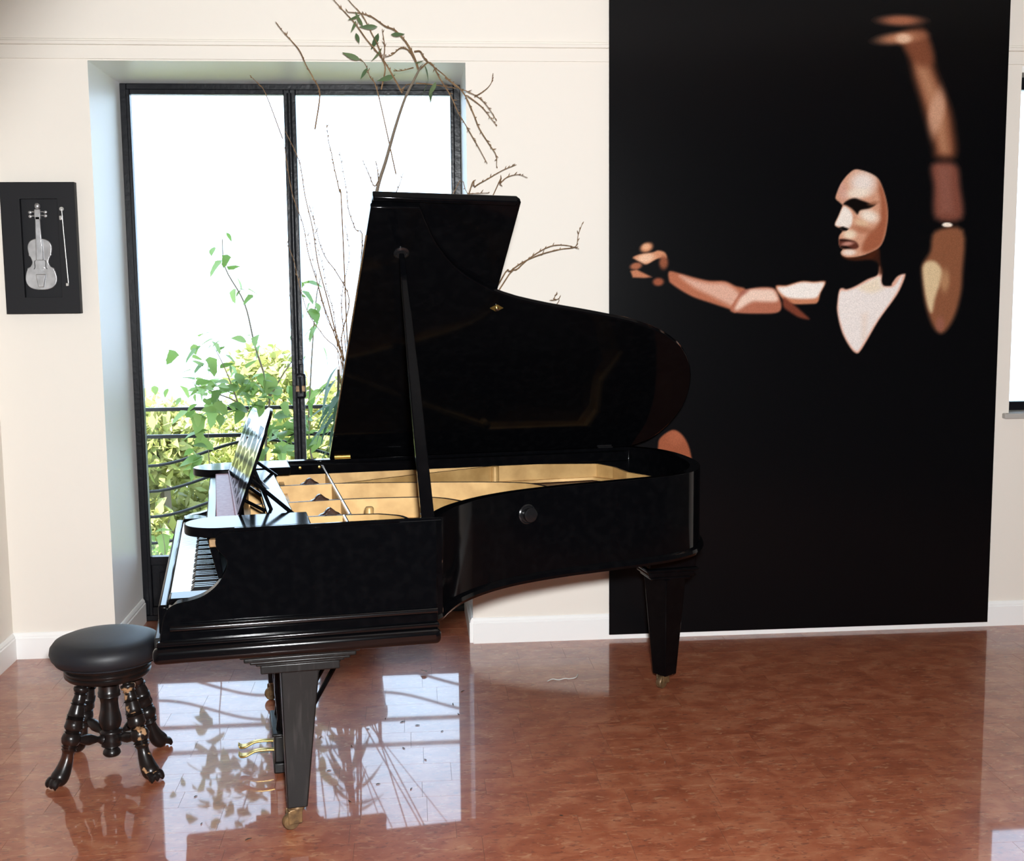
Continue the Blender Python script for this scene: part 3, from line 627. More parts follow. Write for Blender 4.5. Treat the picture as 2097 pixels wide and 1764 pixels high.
MB().prism([(-.012, .200), (.012, .200), (.0145, .222), (.013, .248), (-.013, .248), (-.0145, .222)], -.042, -.020, VY(ox, oz)).build('peg_box', PEWT, vio, bevel=.003)
MB().blob((ox, -.033, oz+.262), (.014, .012, .016), 14, 8).build('scroll', PEWT, vio, smooth=True)
for sx_, zz in ((-1, .236), (-1, .218), (1, .237), (1, .220)):
    MB().tube([(ox+sx_*.012, -.032, oz+zz), (ox+sx_*.026, -.032, oz+zz)], .003, 8).blob((ox+sx_*.034, -.032, oz+zz-.002), (.009, .004, .008), 10, 6).build('peg', PEWT, vio, smooth=True)
MB().prism([(-.0215, -.045), (.0215, -.045), (.019, -.068), (.012, -.104), (-.012, -.104), (-.019, -.068)], -.042, -.034, VY(ox, oz)).build('tailpiece', PEWT, vio, bevel=.003)
MB().box((ox-.016, -.045, oz-.018), (ox+.016, -.034, oz-.014)).build('bridge', PEWT, vio)
sg = MB()
for k in range(4): sg.tube([(ox-.009+.006*k, -.0445, oz-.045), (ox-.006+.004*k, -.0435, oz+.19)], .0006, 4)
tag(sg.build('violin_strings', PEWT, vio), kind='stuff')
for s_ in (-1, 1): MB().tube(spline([(ox+s_*.021, -.0345, oz+.018), (ox+s_*.025, -.0345, oz+.010), (ox+s_*.024, -.0345, oz-.012), (ox+s_*.029, -.0345, oz-.022)], 3), .0016, 6).build('sound_hole', BOXM, vio)
SILV = mat('bright_silver', (.80, .80, .78, 1), .25, .5, metal=.8)
bx = .106
bow = MB().tube(spline([(bx, -.047, .176), (bx+.003, -.047, .08), (bx+.008, -.047, -.04), (bx+.013, -.047, -.165)], 5), .0026, 8).build('bow', SILV, vb, smooth=True)
MB().lathe([(.009, 0), (.011, .003), (.009, .006)], (bx-.001, -.0425, .176), (0, -1, 0), 16).build('bow_button', SILV, bow, smooth=True)
MB().box((bx-.012, -.051, .126), (bx+.001, -.043, .146)).build('bow_frog', SILV, bow, bevel=.002)
MB().box((bx+.002, -.051, -.172), (bx+.015, -.043, -.158)).build('bow_tip', SILV, bow, bevel=.002)

# ------------------------------------------------------------------ tall photograph panel, printed edge to edge
PX0, PW, PZ0, PZ1 = 2.38, 1.935, .026, 3.34
pn = tag(empty('photo_panel', (PX0, -.02, PZ0)), 'tall black photograph panel of a dark-haired woman stretching out one arm and raising the other', 'photograph')
MB().box((0, -.0095, 0), (PW, -.001, PZ1-PZ0)).build('panel_backing', BOXM, pn)
OPS = [["P",[[1.4064,2.8998],[1.5013,2.9245],[1.5352,2.8648],[1.564,2.7687],[1.5989,2.6842],[1.6477,2.5751],[1.6739,2.4714],[1.6848,2.3426],[1.5941,2.3396],[1.5762,2.3917],[1.5404,2.5017],[1.5047,2.6111],[1.4697,2.7078],[1.4443,2.8041]],[118,68,46],0.0353,1],
["p",[[1.4746,2.7561],[1.5321,2.7624],[1.5868,2.6599],[1.6287,2.5628],[1.6458,2.4408],[1.655,2.361],[1.6096,2.361],[1.5736,2.4712],[1.538,2.5747]],[185,132,100],0.0376,0.85],
["e",[1.5841,2.5444,0.0376,0.1175,-14],[205,158,130],0.7,0.8],
["P",[[1.3872,2.9026],[1.5012,2.9305],[1.5412,2.8768],[1.5634,2.7867],[1.5,2.7622],[1.4539,2.8041],[1.414,2.8579]],[124,72,50],0.0306,0.85],
["E",[1.3979,2.9715,0.0987,0.0235,0],[158,98,72],0.9,1],
["E",[1.3939,2.8907,0.1034,0.0259,6],[175,118,88],0.9,1],
["E",[1.4131,2.8891,0.0376,0.0212,0],[222,180,150],0.7,1],
["P",[[1.5727,2.3008],[1.6896,2.3007],[1.7161,2.1945],[1.7298,2.0454],[1.5972,2.046],[1.5826,2.1948]],[122,72,58],0.0259,1],
["p",[[1.5989,2.2934],[1.6638,2.2934],[1.6845,2.0705],[1.6192,2.0708]],[142,92,78],0.0235,0.7],
["P",[[1.5973,1.9826],[1.7371,1.9866],[1.742,1.7794],[1.7359,1.6729],[1.7074,1.5662],[1.6603,1.4952],[1.6205,1.5005],[1.5865,1.5557],[1.5564,1.651],[1.5375,1.7811],[1.5409,1.8282],[1.5759,1.8867]],[136,86,60],0.0188,1],
["p",[[1.5342,1.8094],[1.5946,1.8396],[1.6408,1.7803],[1.6078,1.6623],[1.5928,1.5913],[1.5641,1.6391]],[226,202,160],0.0141,0.9],
["e",[1.6543,1.7447,0.0235,0.0517,0],[190,145,105],0.8,0.7],
["e",[1.6368,1.5313,0.0212,0.0376,0],[150,95,80],0.8,0.8],
["E",[1.6571,2.0134,0.0259,0.0106,-3],[252,238,222],0.35,1],
["p",[[1.6019,2.0037],[1.7196,2.0031],[1.72,1.9894],[1.6023,1.99]],[178,120,92],0.0071,0.8],
["P",[[0.2885,1.8007],[0.3408,1.791],[0.4075,1.7718],[0.4839,1.7549],[0.5604,1.7519],[0.6134,1.7281],[0.6616,1.7113],[0.648,1.6482],[0.6149,1.6017],[0.5907,1.616],[0.5041,1.6451],[0.4178,1.674],[0.3604,1.7025],[0.3031,1.7403],[0.2887,1.759]],[178,108,80],0.0075,1],
["p",[[0.3408,1.7794],[0.4076,1.7602],[0.484,1.7432],[0.5605,1.7402],[0.6087,1.7141],[0.638,1.6764],[0.6146,1.6298],[0.5519,1.6539],[0.4846,1.6873],[0.4079,1.7253]],[222,178,158],0.0164,0.9],
["P",[[0.6378,1.6951],[0.6759,1.7135],[0.7527,1.7221],[0.8059,1.7122],[0.8307,1.6698],[0.8411,1.6274],[0.8222,1.5994],[0.745,1.5946],[0.6149,1.6008],[0.5906,1.6231]],[176,108,84],0.0075,1],
["p",[[0.6664,1.7042],[0.7529,1.7127],[0.8012,1.7052],[0.8213,1.6558],[0.7538,1.6518],[0.696,1.6524],[0.6292,1.6156],[0.6146,1.6298]],[238,208,190],0.0141,0.95],
["e",[0.6449,1.6997,0.0306,0.0164,20],[160,95,80],0.9,0.75],
["P",[[0.8105,1.7262],[0.8635,1.7295],[0.9356,1.7485],[0.9986,1.7456],[1.0568,1.7451],[1.0337,1.6913],[1.0201,1.6467],[0.9862,1.639],[0.8844,1.641],[0.8404,1.672]],[196,128,95],0.0061,1],
["p",[[0.8203,1.7191],[0.8636,1.7234],[0.9358,1.7429],[0.9988,1.74],[1.0497,1.7395],[1.0265,1.6866],[1.0099,1.668],[0.9712,1.6637],[0.8888,1.6669],[0.8474,1.6837]],[242,235,228],0.0094,0.98],
["P",[[0.8501,1.6696],[0.8892,1.6457],[0.9631,1.5837],[0.978,1.5646],[0.9292,1.5746],[0.8802,1.6034],[0.8508,1.6273]],[118,60,44],0.0094,1],
["E",[0.1792,1.9146,0.0306,0.0212,20],[205,138,100],0.6,1],
["e",[0.1768,1.9193,0.0188,0.0141,0],[230,180,145],0.9,0.7],
["P",[[0.1134,1.869],[0.1463,1.8826],[0.2076,1.8914],[0.2359,1.9004],[0.2691,1.8887],[0.2763,1.8609],[0.2455,1.8635],[0.2219,1.8567],[0.1795,1.8349],[0.1511,1.8457],[0.1228,1.8597]],[205,140,105],0.0059,1],
["e",[0.1747,1.864,0.0399,0.0212,10],[240,200,170],0.8,0.85],
["E",[0.2622,1.8425,0.0212,0.0306,0],[140,80,56],0.7,1],
["E",[0.1285,1.8274,0.0282,0.0164,10],[165,100,72],0.6,1],
["P",[[0.1017,1.8045],[0.1324,1.8103],[0.2057,1.7745],[0.1703,1.7707],[0.1136,1.7735]],[190,122,90],0.0059,1],
["E",[0.2366,1.7515,0.0259,0.0188,0],[150,82,58],0.6,1],
["P",[[1.1254,1.7023],[1.1414,1.7139],[1.1618,1.7078],[1.2022,1.7212],[1.2664,1.7559],[1.3147,1.7751],[1.3237,1.8181],[1.337,1.7788],[1.3359,1.7435],[1.3487,1.723],[1.3835,1.7226],[1.3892,1.7352],[1.4129,1.7664],[1.4411,1.778],[1.4545,1.77],[1.4271,1.6994],[1.3918,1.6445],[1.3287,1.5583],[1.2739,1.4638],[1.2424,1.4126],[1.2224,1.3962],[1.1932,1.4173],[1.1551,1.4773],[1.1334,1.5329],[1.1175,1.6041],[1.1178,1.6434]],[222,170,148],0.0052,1],
["P",[[1.1297,1.6944],[1.162,1.7],[1.2104,1.7152],[1.2827,1.7518],[1.3251,1.7672],[1.3342,1.7317],[1.353,1.7158],[1.3979,1.7194],[1.4293,1.7623],[1.4434,1.7701],[1.4188,1.7034],[1.3836,1.6466],[1.3205,1.5584],[1.2656,1.4679],[1.2361,1.4206],[1.2221,1.4069],[1.1971,1.4251],[1.1611,1.4811],[1.1394,1.5368],[1.1236,1.604]],[236,227,222],0.0075,1],
["p",[[1.2185,1.7171],[1.2828,1.7499],[1.3231,1.7652],[1.3323,1.7278],[1.3491,1.7119],[1.2844,1.689]],[236,218,190],0.0188,0.8],
["p",[[1.2421,1.5869],[1.2705,1.5945],[1.2654,1.4758],[1.2457,1.4443]],[230,208,192],0.0188,0.6],
["P",[[1.2722,1.8866],[1.3181,1.9054],[1.3283,1.8353],[1.3413,1.7828],[1.3214,1.783],[1.3133,1.8354],[1.2598,1.8549]],[64,32,20],0.0094,0.8],
["P",[[1.1373,1.8685],[1.2265,1.8663],[1.2724,1.8803],[1.3116,1.8991],[1.2928,1.8579],[1.227,1.8456],[1.1674,1.8492]],[70,34,20],0.0094,0.9],
["P",[[1.1899,2.278],[1.2294,2.2723],[1.2758,2.2553],[1.3059,2.234],[1.3267,2.1978],[1.3445,2.149],[1.3557,2.1017],[1.3596,2.0574],[1.3559,2.0099],[1.3449,1.9529],[1.3213,1.9086],[1.2724,1.8819],[1.2265,1.8663],[1.1671,1.8604],[1.1372,1.8701],[1.1296,1.886],[1.1382,1.9003],[1.1264,1.9099],[1.1195,1.9258],[1.1177,1.9479],[1.1212,1.9669],[1.1345,1.9858],[1.1244,1.9985],[1.1028,2.0097],[1.0975,2.0239],[1.1132,2.0585],[1.1287,2.0962],[1.1317,2.1104],[1.1166,2.1246],[1.0988,2.1403],[1.1004,2.1592],[1.1165,2.1999],[1.1354,2.2312],[1.1609,2.2593]],[206,152,124],0.0042,1],
["p",[[1.306,2.2324],[1.3283,2.1978],[1.3451,2.149],[1.3577,2.089],[1.3578,2.0258],[1.3448,1.9561],[1.3213,1.9102],[1.2591,1.8836],[1.2322,1.8996],[1.257,1.9629],[1.3053,2.0102],[1.3206,2.0576],[1.3185,2.1365],[1.3036,2.1994]],[150,82,55],0.0164,0.85],
["e",[1.2309,2.2153,0.0611,0.0517,0],[234,222,214],0.8,0.95],
["e",[1.2058,2.1651,0.0611,0.0235,5],[240,226,208],0.8,0.85],
["e",[1.1301,2.1779,0.0235,0.0517,15],[205,160,148],0.8,0.6],
["p",[[1.1368,2.1009],[1.1616,2.0929],[1.182,2.0645],[1.1828,2.0329],[1.1704,2.0014],[1.1242,2.008],[1.1017,2.0144],[1.1002,2.0239],[1.1164,2.0585]],[240,230,220],0.0071,0.97],
["e",[1.2645,2.0578,0.047,0.0282,-18],[240,226,210],0.8,0.95],
["e",[1.2291,2.0232,0.0329,0.0164,-18],[226,196,160],0.9,0.7],
["e",[1.2365,1.9916,0.0564,0.0164,-12],[160,96,68],0.9,0.6],
["e",[1.1711,1.9698,0.0306,0.0212,0],[240,222,196],0.8,0.9],
["p",[[1.1365,2.1151],[1.1606,2.1339],[1.1933,2.1425],[1.233,2.1298],[1.2762,2.1161],[1.2961,2.1113],[1.2652,2.0941],[1.221,2.0848],[1.2083,2.066],[1.1949,2.0771],[1.178,2.0929],[1.1547,2.1071]],[14,10,9],0.0061,0.99],
["e",[1.286,2.1177,0.0259,0.0094,10],[150,95,70],0.9,0.7],
["p",[[1.1079,2.0011],[1.1373,2.0085],[1.1665,1.9976],[1.1559,1.9882],[1.1247,1.9858]],[14,11,11],0.0042,0.99],
["p",[[1.1177,1.9463],[1.1585,1.9477],[1.1983,1.9379],[1.2169,1.9188],[1.2123,1.9045],[1.186,1.8984],[1.153,1.9002],[1.1248,1.9073]],[92,48,38],0.0061,0.99],
["e",[1.1623,1.9261,0.0282,0.0094,6],[196,140,124],0.8,0.9],
["p",[[1.1223,1.9479],[1.1585,1.9451],[1.1917,1.9364],[1.1587,1.9382],[1.1258,1.939]],[30,16,14],0.0038,0.8],
["p",[[1.1263,1.9146],[1.1559,1.9154],[1.1859,1.9031],[1.153,1.9008],[1.1298,1.9051]],[20,12,10],0.0042,0.9],
["e",[1.1699,1.8842,0.0329,0.0141,0],[238,220,206],0.7,0.95],
["P",[[0.2387,0.9517],[0.2474,0.9962],[0.2892,1.0293],[0.3222,1.0358],[0.3584,1.0101],[0.3888,0.9605],[0.4075,0.8823],[0.408,0.8223],[0.2332,0.8262]],[150,84,58],0.0059,1],
["e",[0.3284,1.0035,0.0423,0.0376,0],[172,100,72],0.9,0.6],
["p",[[0.3903,0.7746],[0.4326,0.7736],[0.4515,0.6947],[0.4644,0.6035],[0.3916,0.6054]],[44,25,22],0.0188,0.8],
["p",[[0.3329,0.3023],[0.4182,0.312],[0.4316,0.1762],[0.334,0.1424]],[40,23,18],0.0329,0.7],
["p",[[0.4691,0.1851],[0.766,0.1382],[0.9673,0.0191],[0.4214,0.0129]],[34,19,16],0.0282,0.6]]
NX, NZ = 400, 600
gx = np.linspace(0, PW, NX); zt = 3.06 - PZ0
gz = np.concatenate([np.linspace(0, zt, NZ), [PZ1-PZ0]])
X, Zg = np.meshgrid(gx, gz); Xf, Zf = X.ravel(), Zg.ravel() + PZ0
img = np.empty((Xf.size, 3)); img[:] = (10, 10, 12)
def seg_dist(px, pz, poly):
    q = np.array(poly); n = len(q); d = np.full(px.shape, 1e9); ins = np.zeros(px.shape, bool)
    for i in range(n):
        a, b = q[i], q[(i+1) % n]; e = b-a; wx, wz = px-a[0], pz-a[1]
        t = np.clip((wx*e[0]+wz*e[1])/max(e@e, 1e-12), 0, 1); d = np.minimum(d, np.hypot(wx-e[0]*t, wz-e[1]*t))
        c = (a[1] > pz) != (b[1] > pz)
        with np.errstate(divide='ignore', invalid='ignore'): xi = (b[0]-a[0])*(pz-a[1])/(b[1]-a[1])+a[0]
        ins ^= c & (px < xi)
    return np.where(ins, d, -d)
mask = np.ones(Xf.size)
for kind, geo, colr, ft, alpha in OPS:
    if kind in 'pP':
        geo = spline(geo, 4, True) if len(geo) > 5 else geo
        q = np.array(geo); lo, hi = q.min(0)-2*ft, q.max(0)+2*ft
        s_ = np.where((Xf > lo[0]) & (Xf < hi[0]) & (Zf > lo[1]) & (Zf < hi[1]))[0]
        w = np.clip(.5 + seg_dist(Xf[s_], Zf[s_], geo)/(2*ft), 0, 1)
    else:
        cx_, cz_, rx_, rz_, an = geo; an = math.radians(an); m_ = max(rx_, rz_)*1.8
        s_ = np.where((abs(Xf-cx_) < m_) & (abs(Zf-cz_) < m_))[0]
        dx, dz = Xf[s_]-cx_, Zf[s_]-cz_
        a_ = (dx*math.cos(an)-dz*math.sin(an)*-1)/rx_; b_ = (-dx*math.sin(an)+dz*math.cos(an))/rz_
        r_ = np.hypot(a_, b_); w = np.clip((1+ft*.8 - r_)/(1.6*ft), 0, 1)
    w = w*w*(3-2*w)*alpha
    if kind in 'PE': mask[:] = 0; mask[s_] = w         # a body part: the shades that follow stay inside it
    else: w = w*mask[s_]
    img[s_] = img[s_]*(1-w[:, None]) + np.array(colr)*w[:, None]
c_ = img/255; lin = np.where(c_ <= .04045, c_/12.92, ((c_+.055)/1.055)**2.4)
me = bpy.data.meshes.new('print'); nr, nc = len(gz), len(gx)
co = np.stack([Xf, np.full(Xf.size, -.0100), Zf-PZ0], 1)
ii = np.arange(nr*nc).reshape(nr, nc); fc = np.stack([ii[:-1, :-1], ii[:-1, 1:], ii[1:, 1:], ii[1:, :-1]], -1).reshape(-1, 4)
me.vertices.add(len(co)); me.vertices.foreach_set('co', co.ravel()); me.loops.add(fc.size); me.loops.foreach_set('vertex_index', fc.ravel().astype(np.int32))
me.polygons.add(len(fc)); me.polygons.foreach_set('loop_start', (np.arange(len(fc))*4).astype(np.int32)); me.polygons.foreach_set('loop_total', np.full(len(fc), 4, np.int32))
me.update(); me.validate()
ca = me.color_attributes.new('print', 'FLOAT_COLOR', 'POINT'); ca.data.foreach_set('color', np.concatenate([lin, np.ones((len(lin), 1))], 1).ravel().astype(np.float32))
pm = bpy.data.materials.new('glossy_photo_print'); pm.use_nodes = True; nt = pm.node_tree; b = nt.nodes['Principled BSDF']
at = nt.nodes.new('ShaderNodeAttribute'); at.attribute_name = 'print'
nz = nt.nodes.new('ShaderNodeTexNoise'); nz.inputs['Scale'].default_value = 230; nz.inputs['Detail'].default_value = 2
tc = nt.nodes.new('ShaderNodeTexCoord'); mr = nt.nodes.new('ShaderNodeMapRange'); mr.inputs[1].default_value = .25; mr.inputs[2].default_value = .75; mr.inputs[3].default_value = .80; mr.inputs[4].default_value = 1.16
mu = nt.nodes.new('ShaderNodeVectorMath'); mu.operation = 'SCALE'
nt.links.new(tc.outputs['Object'], nz.inputs['Vector']); nt.links.new(nz.outputs[0], mr.inputs[0]); nt.links.new(at.outputs['Color'], mu.inputs[0]); nt.links.new(mr.outputs[0], mu.inputs['Scale'])
nt.links.new(mu.outputs[0], b.inputs['Base Color']); b.inputs['Roughness'].default_value = .22; b.inputs['Specular IOR Level'].default_value = .2
me.materials.append(pm)
o = bpy.data.objects.new('print', me); COL.objects.link(o); o.parent = pn

# ------------------------------------------------------------------ pot of tall bare branches behind the piano
PC = Vector((1.10, .20, 0))
pot = tag(empty('branch_pot', PC), 'dark pot of tall dry branches standing in the window recess behind the piano', 'plant')
MB().lathe([(.12, 0), (.135, .01), (.165, .30), (.172, .38), (.180, .385), (.180, .42), (.165, .42), (.160, .36), (0, .35)], n=32).build('pot', POT, pot, smooth=True)
TW = [[0.01, -0.12, [[1.145, 1.263], [1.223, 1.803], [1.287, 2.156], [1.335, 2.31], [1.382, 2.462], [1.429, 2.592], [1.475, 2.679], [1.503, 2.733]]],
 [0.004, -0.12, [[1.493, 2.715], [1.469, 2.777], [1.438, 2.838], [1.389, 2.886], [1.346, 2.907], [1.29, 2.943], [1.241, 2.961], [1.179, 2.966]]],
 [0.0035, -0.12, [[1.415, 2.616], [1.372, 2.69], [1.336, 2.757], [1.293, 2.806], [1.257, 2.855], [1.215, 2.909], [1.166, 2.969], [1.106, 3.029]]],
 [0.003, -0.12, [[1.321, 2.628], [1.341, 2.714], [1.33, 2.763], [1.312, 2.818], [1.283, 2.879], [1.247, 2.946], [1.192, 3.012], [1.168, 3.042]]],
 [0.0025, -0.12, [[1.336, 2.757], [1.341, 2.819], [1.332, 2.892]]],
 [0.003, -0.12, [[1.475, 2.758], [1.45, 2.804], [1.413, 2.807], [1.374, 2.785], [1.343, 2.767]]],
 [0.003, -0.12, [[1.475, 2.795], [1.501, 2.798], [1.519, 2.765], [1.55, 2.74], [1.612, 2.685], [1.663, 2.642], [1.713, 2.617], [1.77, 2.593], [1.808, 2.543], [1.846, 2.493]]],
 [0.003, -0.12, [[1.493, 2.715], [1.544, 2.746], [1.587, 2.679], [1.636, 2.598], [1.667, 2.53], [1.711, 2.455], [1.761, 2.368], [1.799, 2.299]]],
 [0.003, -0.12, [[1.612, 2.685], [1.688, 2.617], [1.737, 2.53], [1.762, 2.456], [1.806, 2.393], [1.838, 2.336], [1.843, 2.286]]],
 [0.002, -0.12, [[1.745, 2.599], [1.79, 2.624], [1.822, 2.661], [1.829, 2.699]]],
 [0.002, -0.12, [[1.713, 2.599], [1.776, 2.555], [1.814, 2.506], [1.845, 2.468]]],
 [0.0025, -0.12, [[1.468, 2.721], [1.417, 2.715], [1.379, 2.705]]],
 [0.0025, -0.12, [[1.479, 2.654], [1.542, 2.654], [1.612, 2.639], [1.662, 2.636]]],
 [0.002, -0.12, [[1.466, 2.653], [1.435, 2.647], [1.415, 2.622]]],
 [0.003, -0.12, [[1.044, 2.609], [1.021, 2.67], [0.986, 2.737], [0.963, 2.792], [0.921, 2.846], [0.891, 2.876], [0.861, 2.918]]],
 [0.002, -0.12, [[0.802, 2.611], [0.772, 2.65], [0.737, 2.687]]],
 [0.0025, -0.12, [[1.305, 2.616], [1.272, 2.683], [1.248, 2.745], [1.205, 2.769]]],
 [0.003, -0.12, [[1.131, 2.093], [1.121, 2.174], [1.104, 2.268], [1.09, 2.343], [1.079, 2.399], [1.072, 2.479]]],
 [0.0025, -0.12, [[1.299, 2.218], [1.279, 2.199], [1.255, 2.255], [1.234, 2.305]]],
 [0.0025, -0.12, [[1.299, 2.224], [1.297, 2.268], [1.291, 2.302]]],
 [0.002, -0.12, [[1.371, 2.155], [1.394, 2.199], [1.413, 2.258]]],
 [0.003, -0.12, [[1.706, 2.141], [1.739, 2.192], [1.798, 2.229], [1.869, 2.267], [1.934, 2.295]]],
 [0.0025, -0.12, [[1.823, 2.153], [1.855, 2.204], [1.888, 2.236], [1.94, 2.248], [1.985, 2.235]]],
 [0.002, -0.12, [[1.636, 2.154], [1.707, 2.163], [1.758, 2.163], [1.803, 2.166]]],
 [0.004, -0.05, [[1.132, 1.257], [1.12, 1.395], [1.089, 1.51], [1.052, 1.67], [1.012, 1.85], [0.99, 2.007], [0.961, 2.163], [0.937, 2.317], [0.881, 2.449]]],
 [0.003, -0.05, [[1.12, 1.327], [1.088, 1.487], [1.042, 1.624], [1.005, 1.76], [0.969, 1.895], [0.946, 2.03], [0.905, 2.163], [0.883, 2.295], [0.873, 2.405]]],
 [0.003, -0.05, [[1.113, 1.396], [1.111, 1.51], [1.15, 1.68], [1.097, 1.805], [1.049, 1.872], [1.022, 1.94], [1.002, 2.029], [0.978, 2.118]]],
 [0.0025, -0.05, [[1.108, 1.384], [1.032, 1.511], [0.956, 1.625], [0.92, 1.772], [0.897, 1.874], [0.872, 1.941]]],
 [0.0025, -0.05, [[1.128, 1.441], [1.114, 1.624], [1.122, 1.737], [1.157, 1.894], [1.138, 2.029]]],
 [0.0025, -0.05, [[1.217, 1.927], [1.187, 2.006], [1.158, 2.095], [1.147, 2.206], [1.122, 2.361]]],
 [0.0025, -0.05, [[1.185, 1.714], [1.223, 1.894], [1.209, 1.961]]],
 [0.002, -0.05, [[1.105, 1.441], [1.05, 1.579], [1.015, 1.715], [0.986, 1.873], [0.963, 2.007]]],
 [0.002, -0.05, [[1.091, 1.419], [1.076, 1.624], [1.045, 1.737], [1.03, 1.85], [1.006, 1.94], [0.993, 2.118]]],
 [0.003, -0.1, [[1.844, 1.741], [1.902, 1.808], [1.971, 1.853], [2.051, 1.886], [2.143, 1.908], [2.207, 1.919], [2.224, 1.975], [2.24, 2.025]]],
 [0.003, -0.1, [[1.855, 1.73], [1.936, 1.819], [2.005, 1.875], [2.086, 1.92], [2.166, 1.926], [2.223, 1.908]]],
 [0.002, -0.1, [[2.091, 1.614], [2.105, 1.67], [2.121, 1.709]]]]
TL = [[1.234, 2.952], [1.215, 2.927], [1.214, 2.873], [1.246, 2.903], [1.311, 2.901], [1.314, 2.873], [1.37, 2.868], [1.328, 2.809], [1.23, 2.757], [1.385, 2.69], [1.518, 2.734], [1.53, 2.666], [1.568, 2.66], [1.551, 2.641], [1.477, 2.746], [1.263, 2.72]]
def bud(mb, p, dr, rr):
    t = Vector((rr.uniform(-1, 1), rr.uniform(-1, 1), rr.uniform(-.2, 1))).normalized()
    q = (dr*.8+t*.7).normalized(); L = rr.uniform(.010, .022)
    mb.tube([p, p+q*L*.5, p+q*L], [.0014, .0022, .0005], 5)
rr = random.Random(3)
for bi, (rad, yy, pts) in enumerate(TW):
    P3 = [Vector((x, yy + .05*math.sin(3*k+bi)*(.4 if bi else .1), z)) - PC for k, (x, z) in enumerate(pts)]
    s0 = P3[0]; root = Vector((rr.uniform(-.08, .08), rr.uniform(-.06, .06), .36))
    if bi in (0, 24, 25, 26, 27, 31, 32) or s0.z < 1.5 or bi in (21, 22, 23, 33, 34, 35, 17):
        P3 = [root, root.lerp(s0, .5) + Vector((0, .02, 0))] + P3
    elif bi in (14, 15):
        P3 = [Vector((-.08, -.33, 2.45)) if bi == 14 else P3[0] + Vector((.07, 0, -.2))] + P3
    elif bi in (28, 29): P3 = [Vector((.03, -.27, 1.30))] + P3
    elif bi in (16,): P3 = [Vector((.28, -.32, 2.25))] + P3
    sp_ = spline(P3, 4); n_ = len(sp_)
    mb = MB().tube(sp_, [max(rad*1.25*(1-.65*i/(n_-1)), .0013) for i in range(n_)], 6)
    for i in range(2, n_-1):
        if rr.random() < (.75 if rad < .009 else .3):
            a, c = Vector(sp_[i]), Vector(sp_[i+1]); bud(mb, a.lerp(c, rr.random()), (c-a).normalized(), rr)
    mb.build('branch', STEM if bi == 0 else TWIG, pot, smooth=True)
def leaf_mesh(name, L, W, m, n=6, curl=.15, lobes=0):
    v = []; f = []
    for i in range(n+1):
        t = i/n; w = W*math.sin(math.pi*min(1, t**.8))*(1-.25*t)
        if lobes: w *= 1 + .55*max(0, math.sin(t*math.pi*lobes))**1.5 - .15
        if i in (0, n): w = .0006
        zc = -curl*L*t*t
        v += [(-w, t*L, zc + .18*w), (0, t*L, zc), (w, t*L, zc + .18*w)]
    for i in range(n):
        for j in (0, 1): f.append((3*i+j, 3*i+j+1, 3*i+4+j, 3*i+3+j))
    me = bpy.data.meshes.new(name); me.from_pydata(v, [], f); me.materials.append(m); me.shade_smooth(); return me
def put_leaf(me, name, loc, parent, dr, roll, s=1.):
    o = bpy.data.objects.new(name, me); COL.objects.link(o); o.parent = parent
    q = Vector(dr).normalized().to_track_quat('Y', 'Z')
    o.matrix_local = Matrix.Translation(loc) @ q.to_matrix().to_4x4() @ Matrix.Rotation(roll, 4, 'Y') @ Matrix.Scale(s, 4)
    return o
lm = leaf_mesh('leaf', .075, .012, LEAFI)
for k, (x, z) in enumerate(TL):
    put_leaf(lm, 'leaf', Vector((x, -.13, z)) - PC, pot, (rr.uniform(-1, .4), rr.uniform(-.5, .5), rr.uniform(-1.2, .3)), rr.uniform(0, 6), rr.uniform(.75, 1.25))

# ------------------------------------------------------------------ balcony and garden outside
tag(MB().box((-1.2, WT, -.16), (8, 1.62, -.05)).build('balcony_slab', STONE), kind='structure')
YR = 1.4
rl = tag(empty('balcony_railing', (.9, YR, -.05)), 'black wrought-iron balcony railing with wavy bars outside the tall window', 'railing')
def rbar(name, z, h=.022, x0=-1.03, x1=1.75): MB().box((x0, -.012, z), (x1, .012, z+h)).build(name, IRON, rl, bevel=.003)
rbar('top_rail', 1.085); rbar('middle_rail', .925); rbar('bottom_rail', .10)
for x in (-1.03, .30, 1.62): MB().box((x-.011, -.011, 0), (x+.011, .011, 1.085)).build('post', IRON, rl, bevel=.002)
for zb in (.762, .61, .458, .30):
    for x0 in (-1.03, .30):
        pts = []
        for k in range(21):
            t = k/20; pts.append((x0+1.33*t, 0, zb + .145*(math.sin(math.pi*t)**2 if zb > .5 else math.sin(math.pi*t)**2)))
        MB().tube(pts, .009, 8).build('wavy_bar', IRON, rl, smooth=True)
for x in (-.365, .965): MB().blob((x, 0, .914), (.012, .012, .016), 10, 6).build('rail_bead', IRON, rl, smooth=True)

# leafy vine growing over the railing: lobed leaves, each its own piece
vine = tag(empty('leafy_vine', (.5, 1.25, -.05)), 'leafy green vine with broad lobed leaves climbing the balcony railing', 'vine')
VO = Vector((.5, 1.25, -.05)); rv = random.Random(5)
def vstem(pts, r):
    pts = [Vector(p)-VO for p in pts]; s_ = spline(pts, 5); MB().tube(s_, [r*(1-.7*i/(len(s_)-1)) for i in range(len(s_))], 6).build('stem', STEM, vine, smooth=True)
vstem([(.50, 1.3, -.04), (.56, 1.25, .5), (.60, 1.2, .95), (.62, 1.2, 1.15), (.55, 1.2, 1.42), (.50, 1.2, 1.66), (.40, 1.2, 1.86), (.39, 1.2, 2.02)], .009)
vstem([(.60, 1.2, .95), (.45, 1.15, 1.10), (.32, 1.15, 1.16), (.20, 1.15, 1.22)], .006)
vstem([(.62, 1.2, 1.12), (.72, 1.2, 1.28), (.80, 1.2, 1.38)], .006)
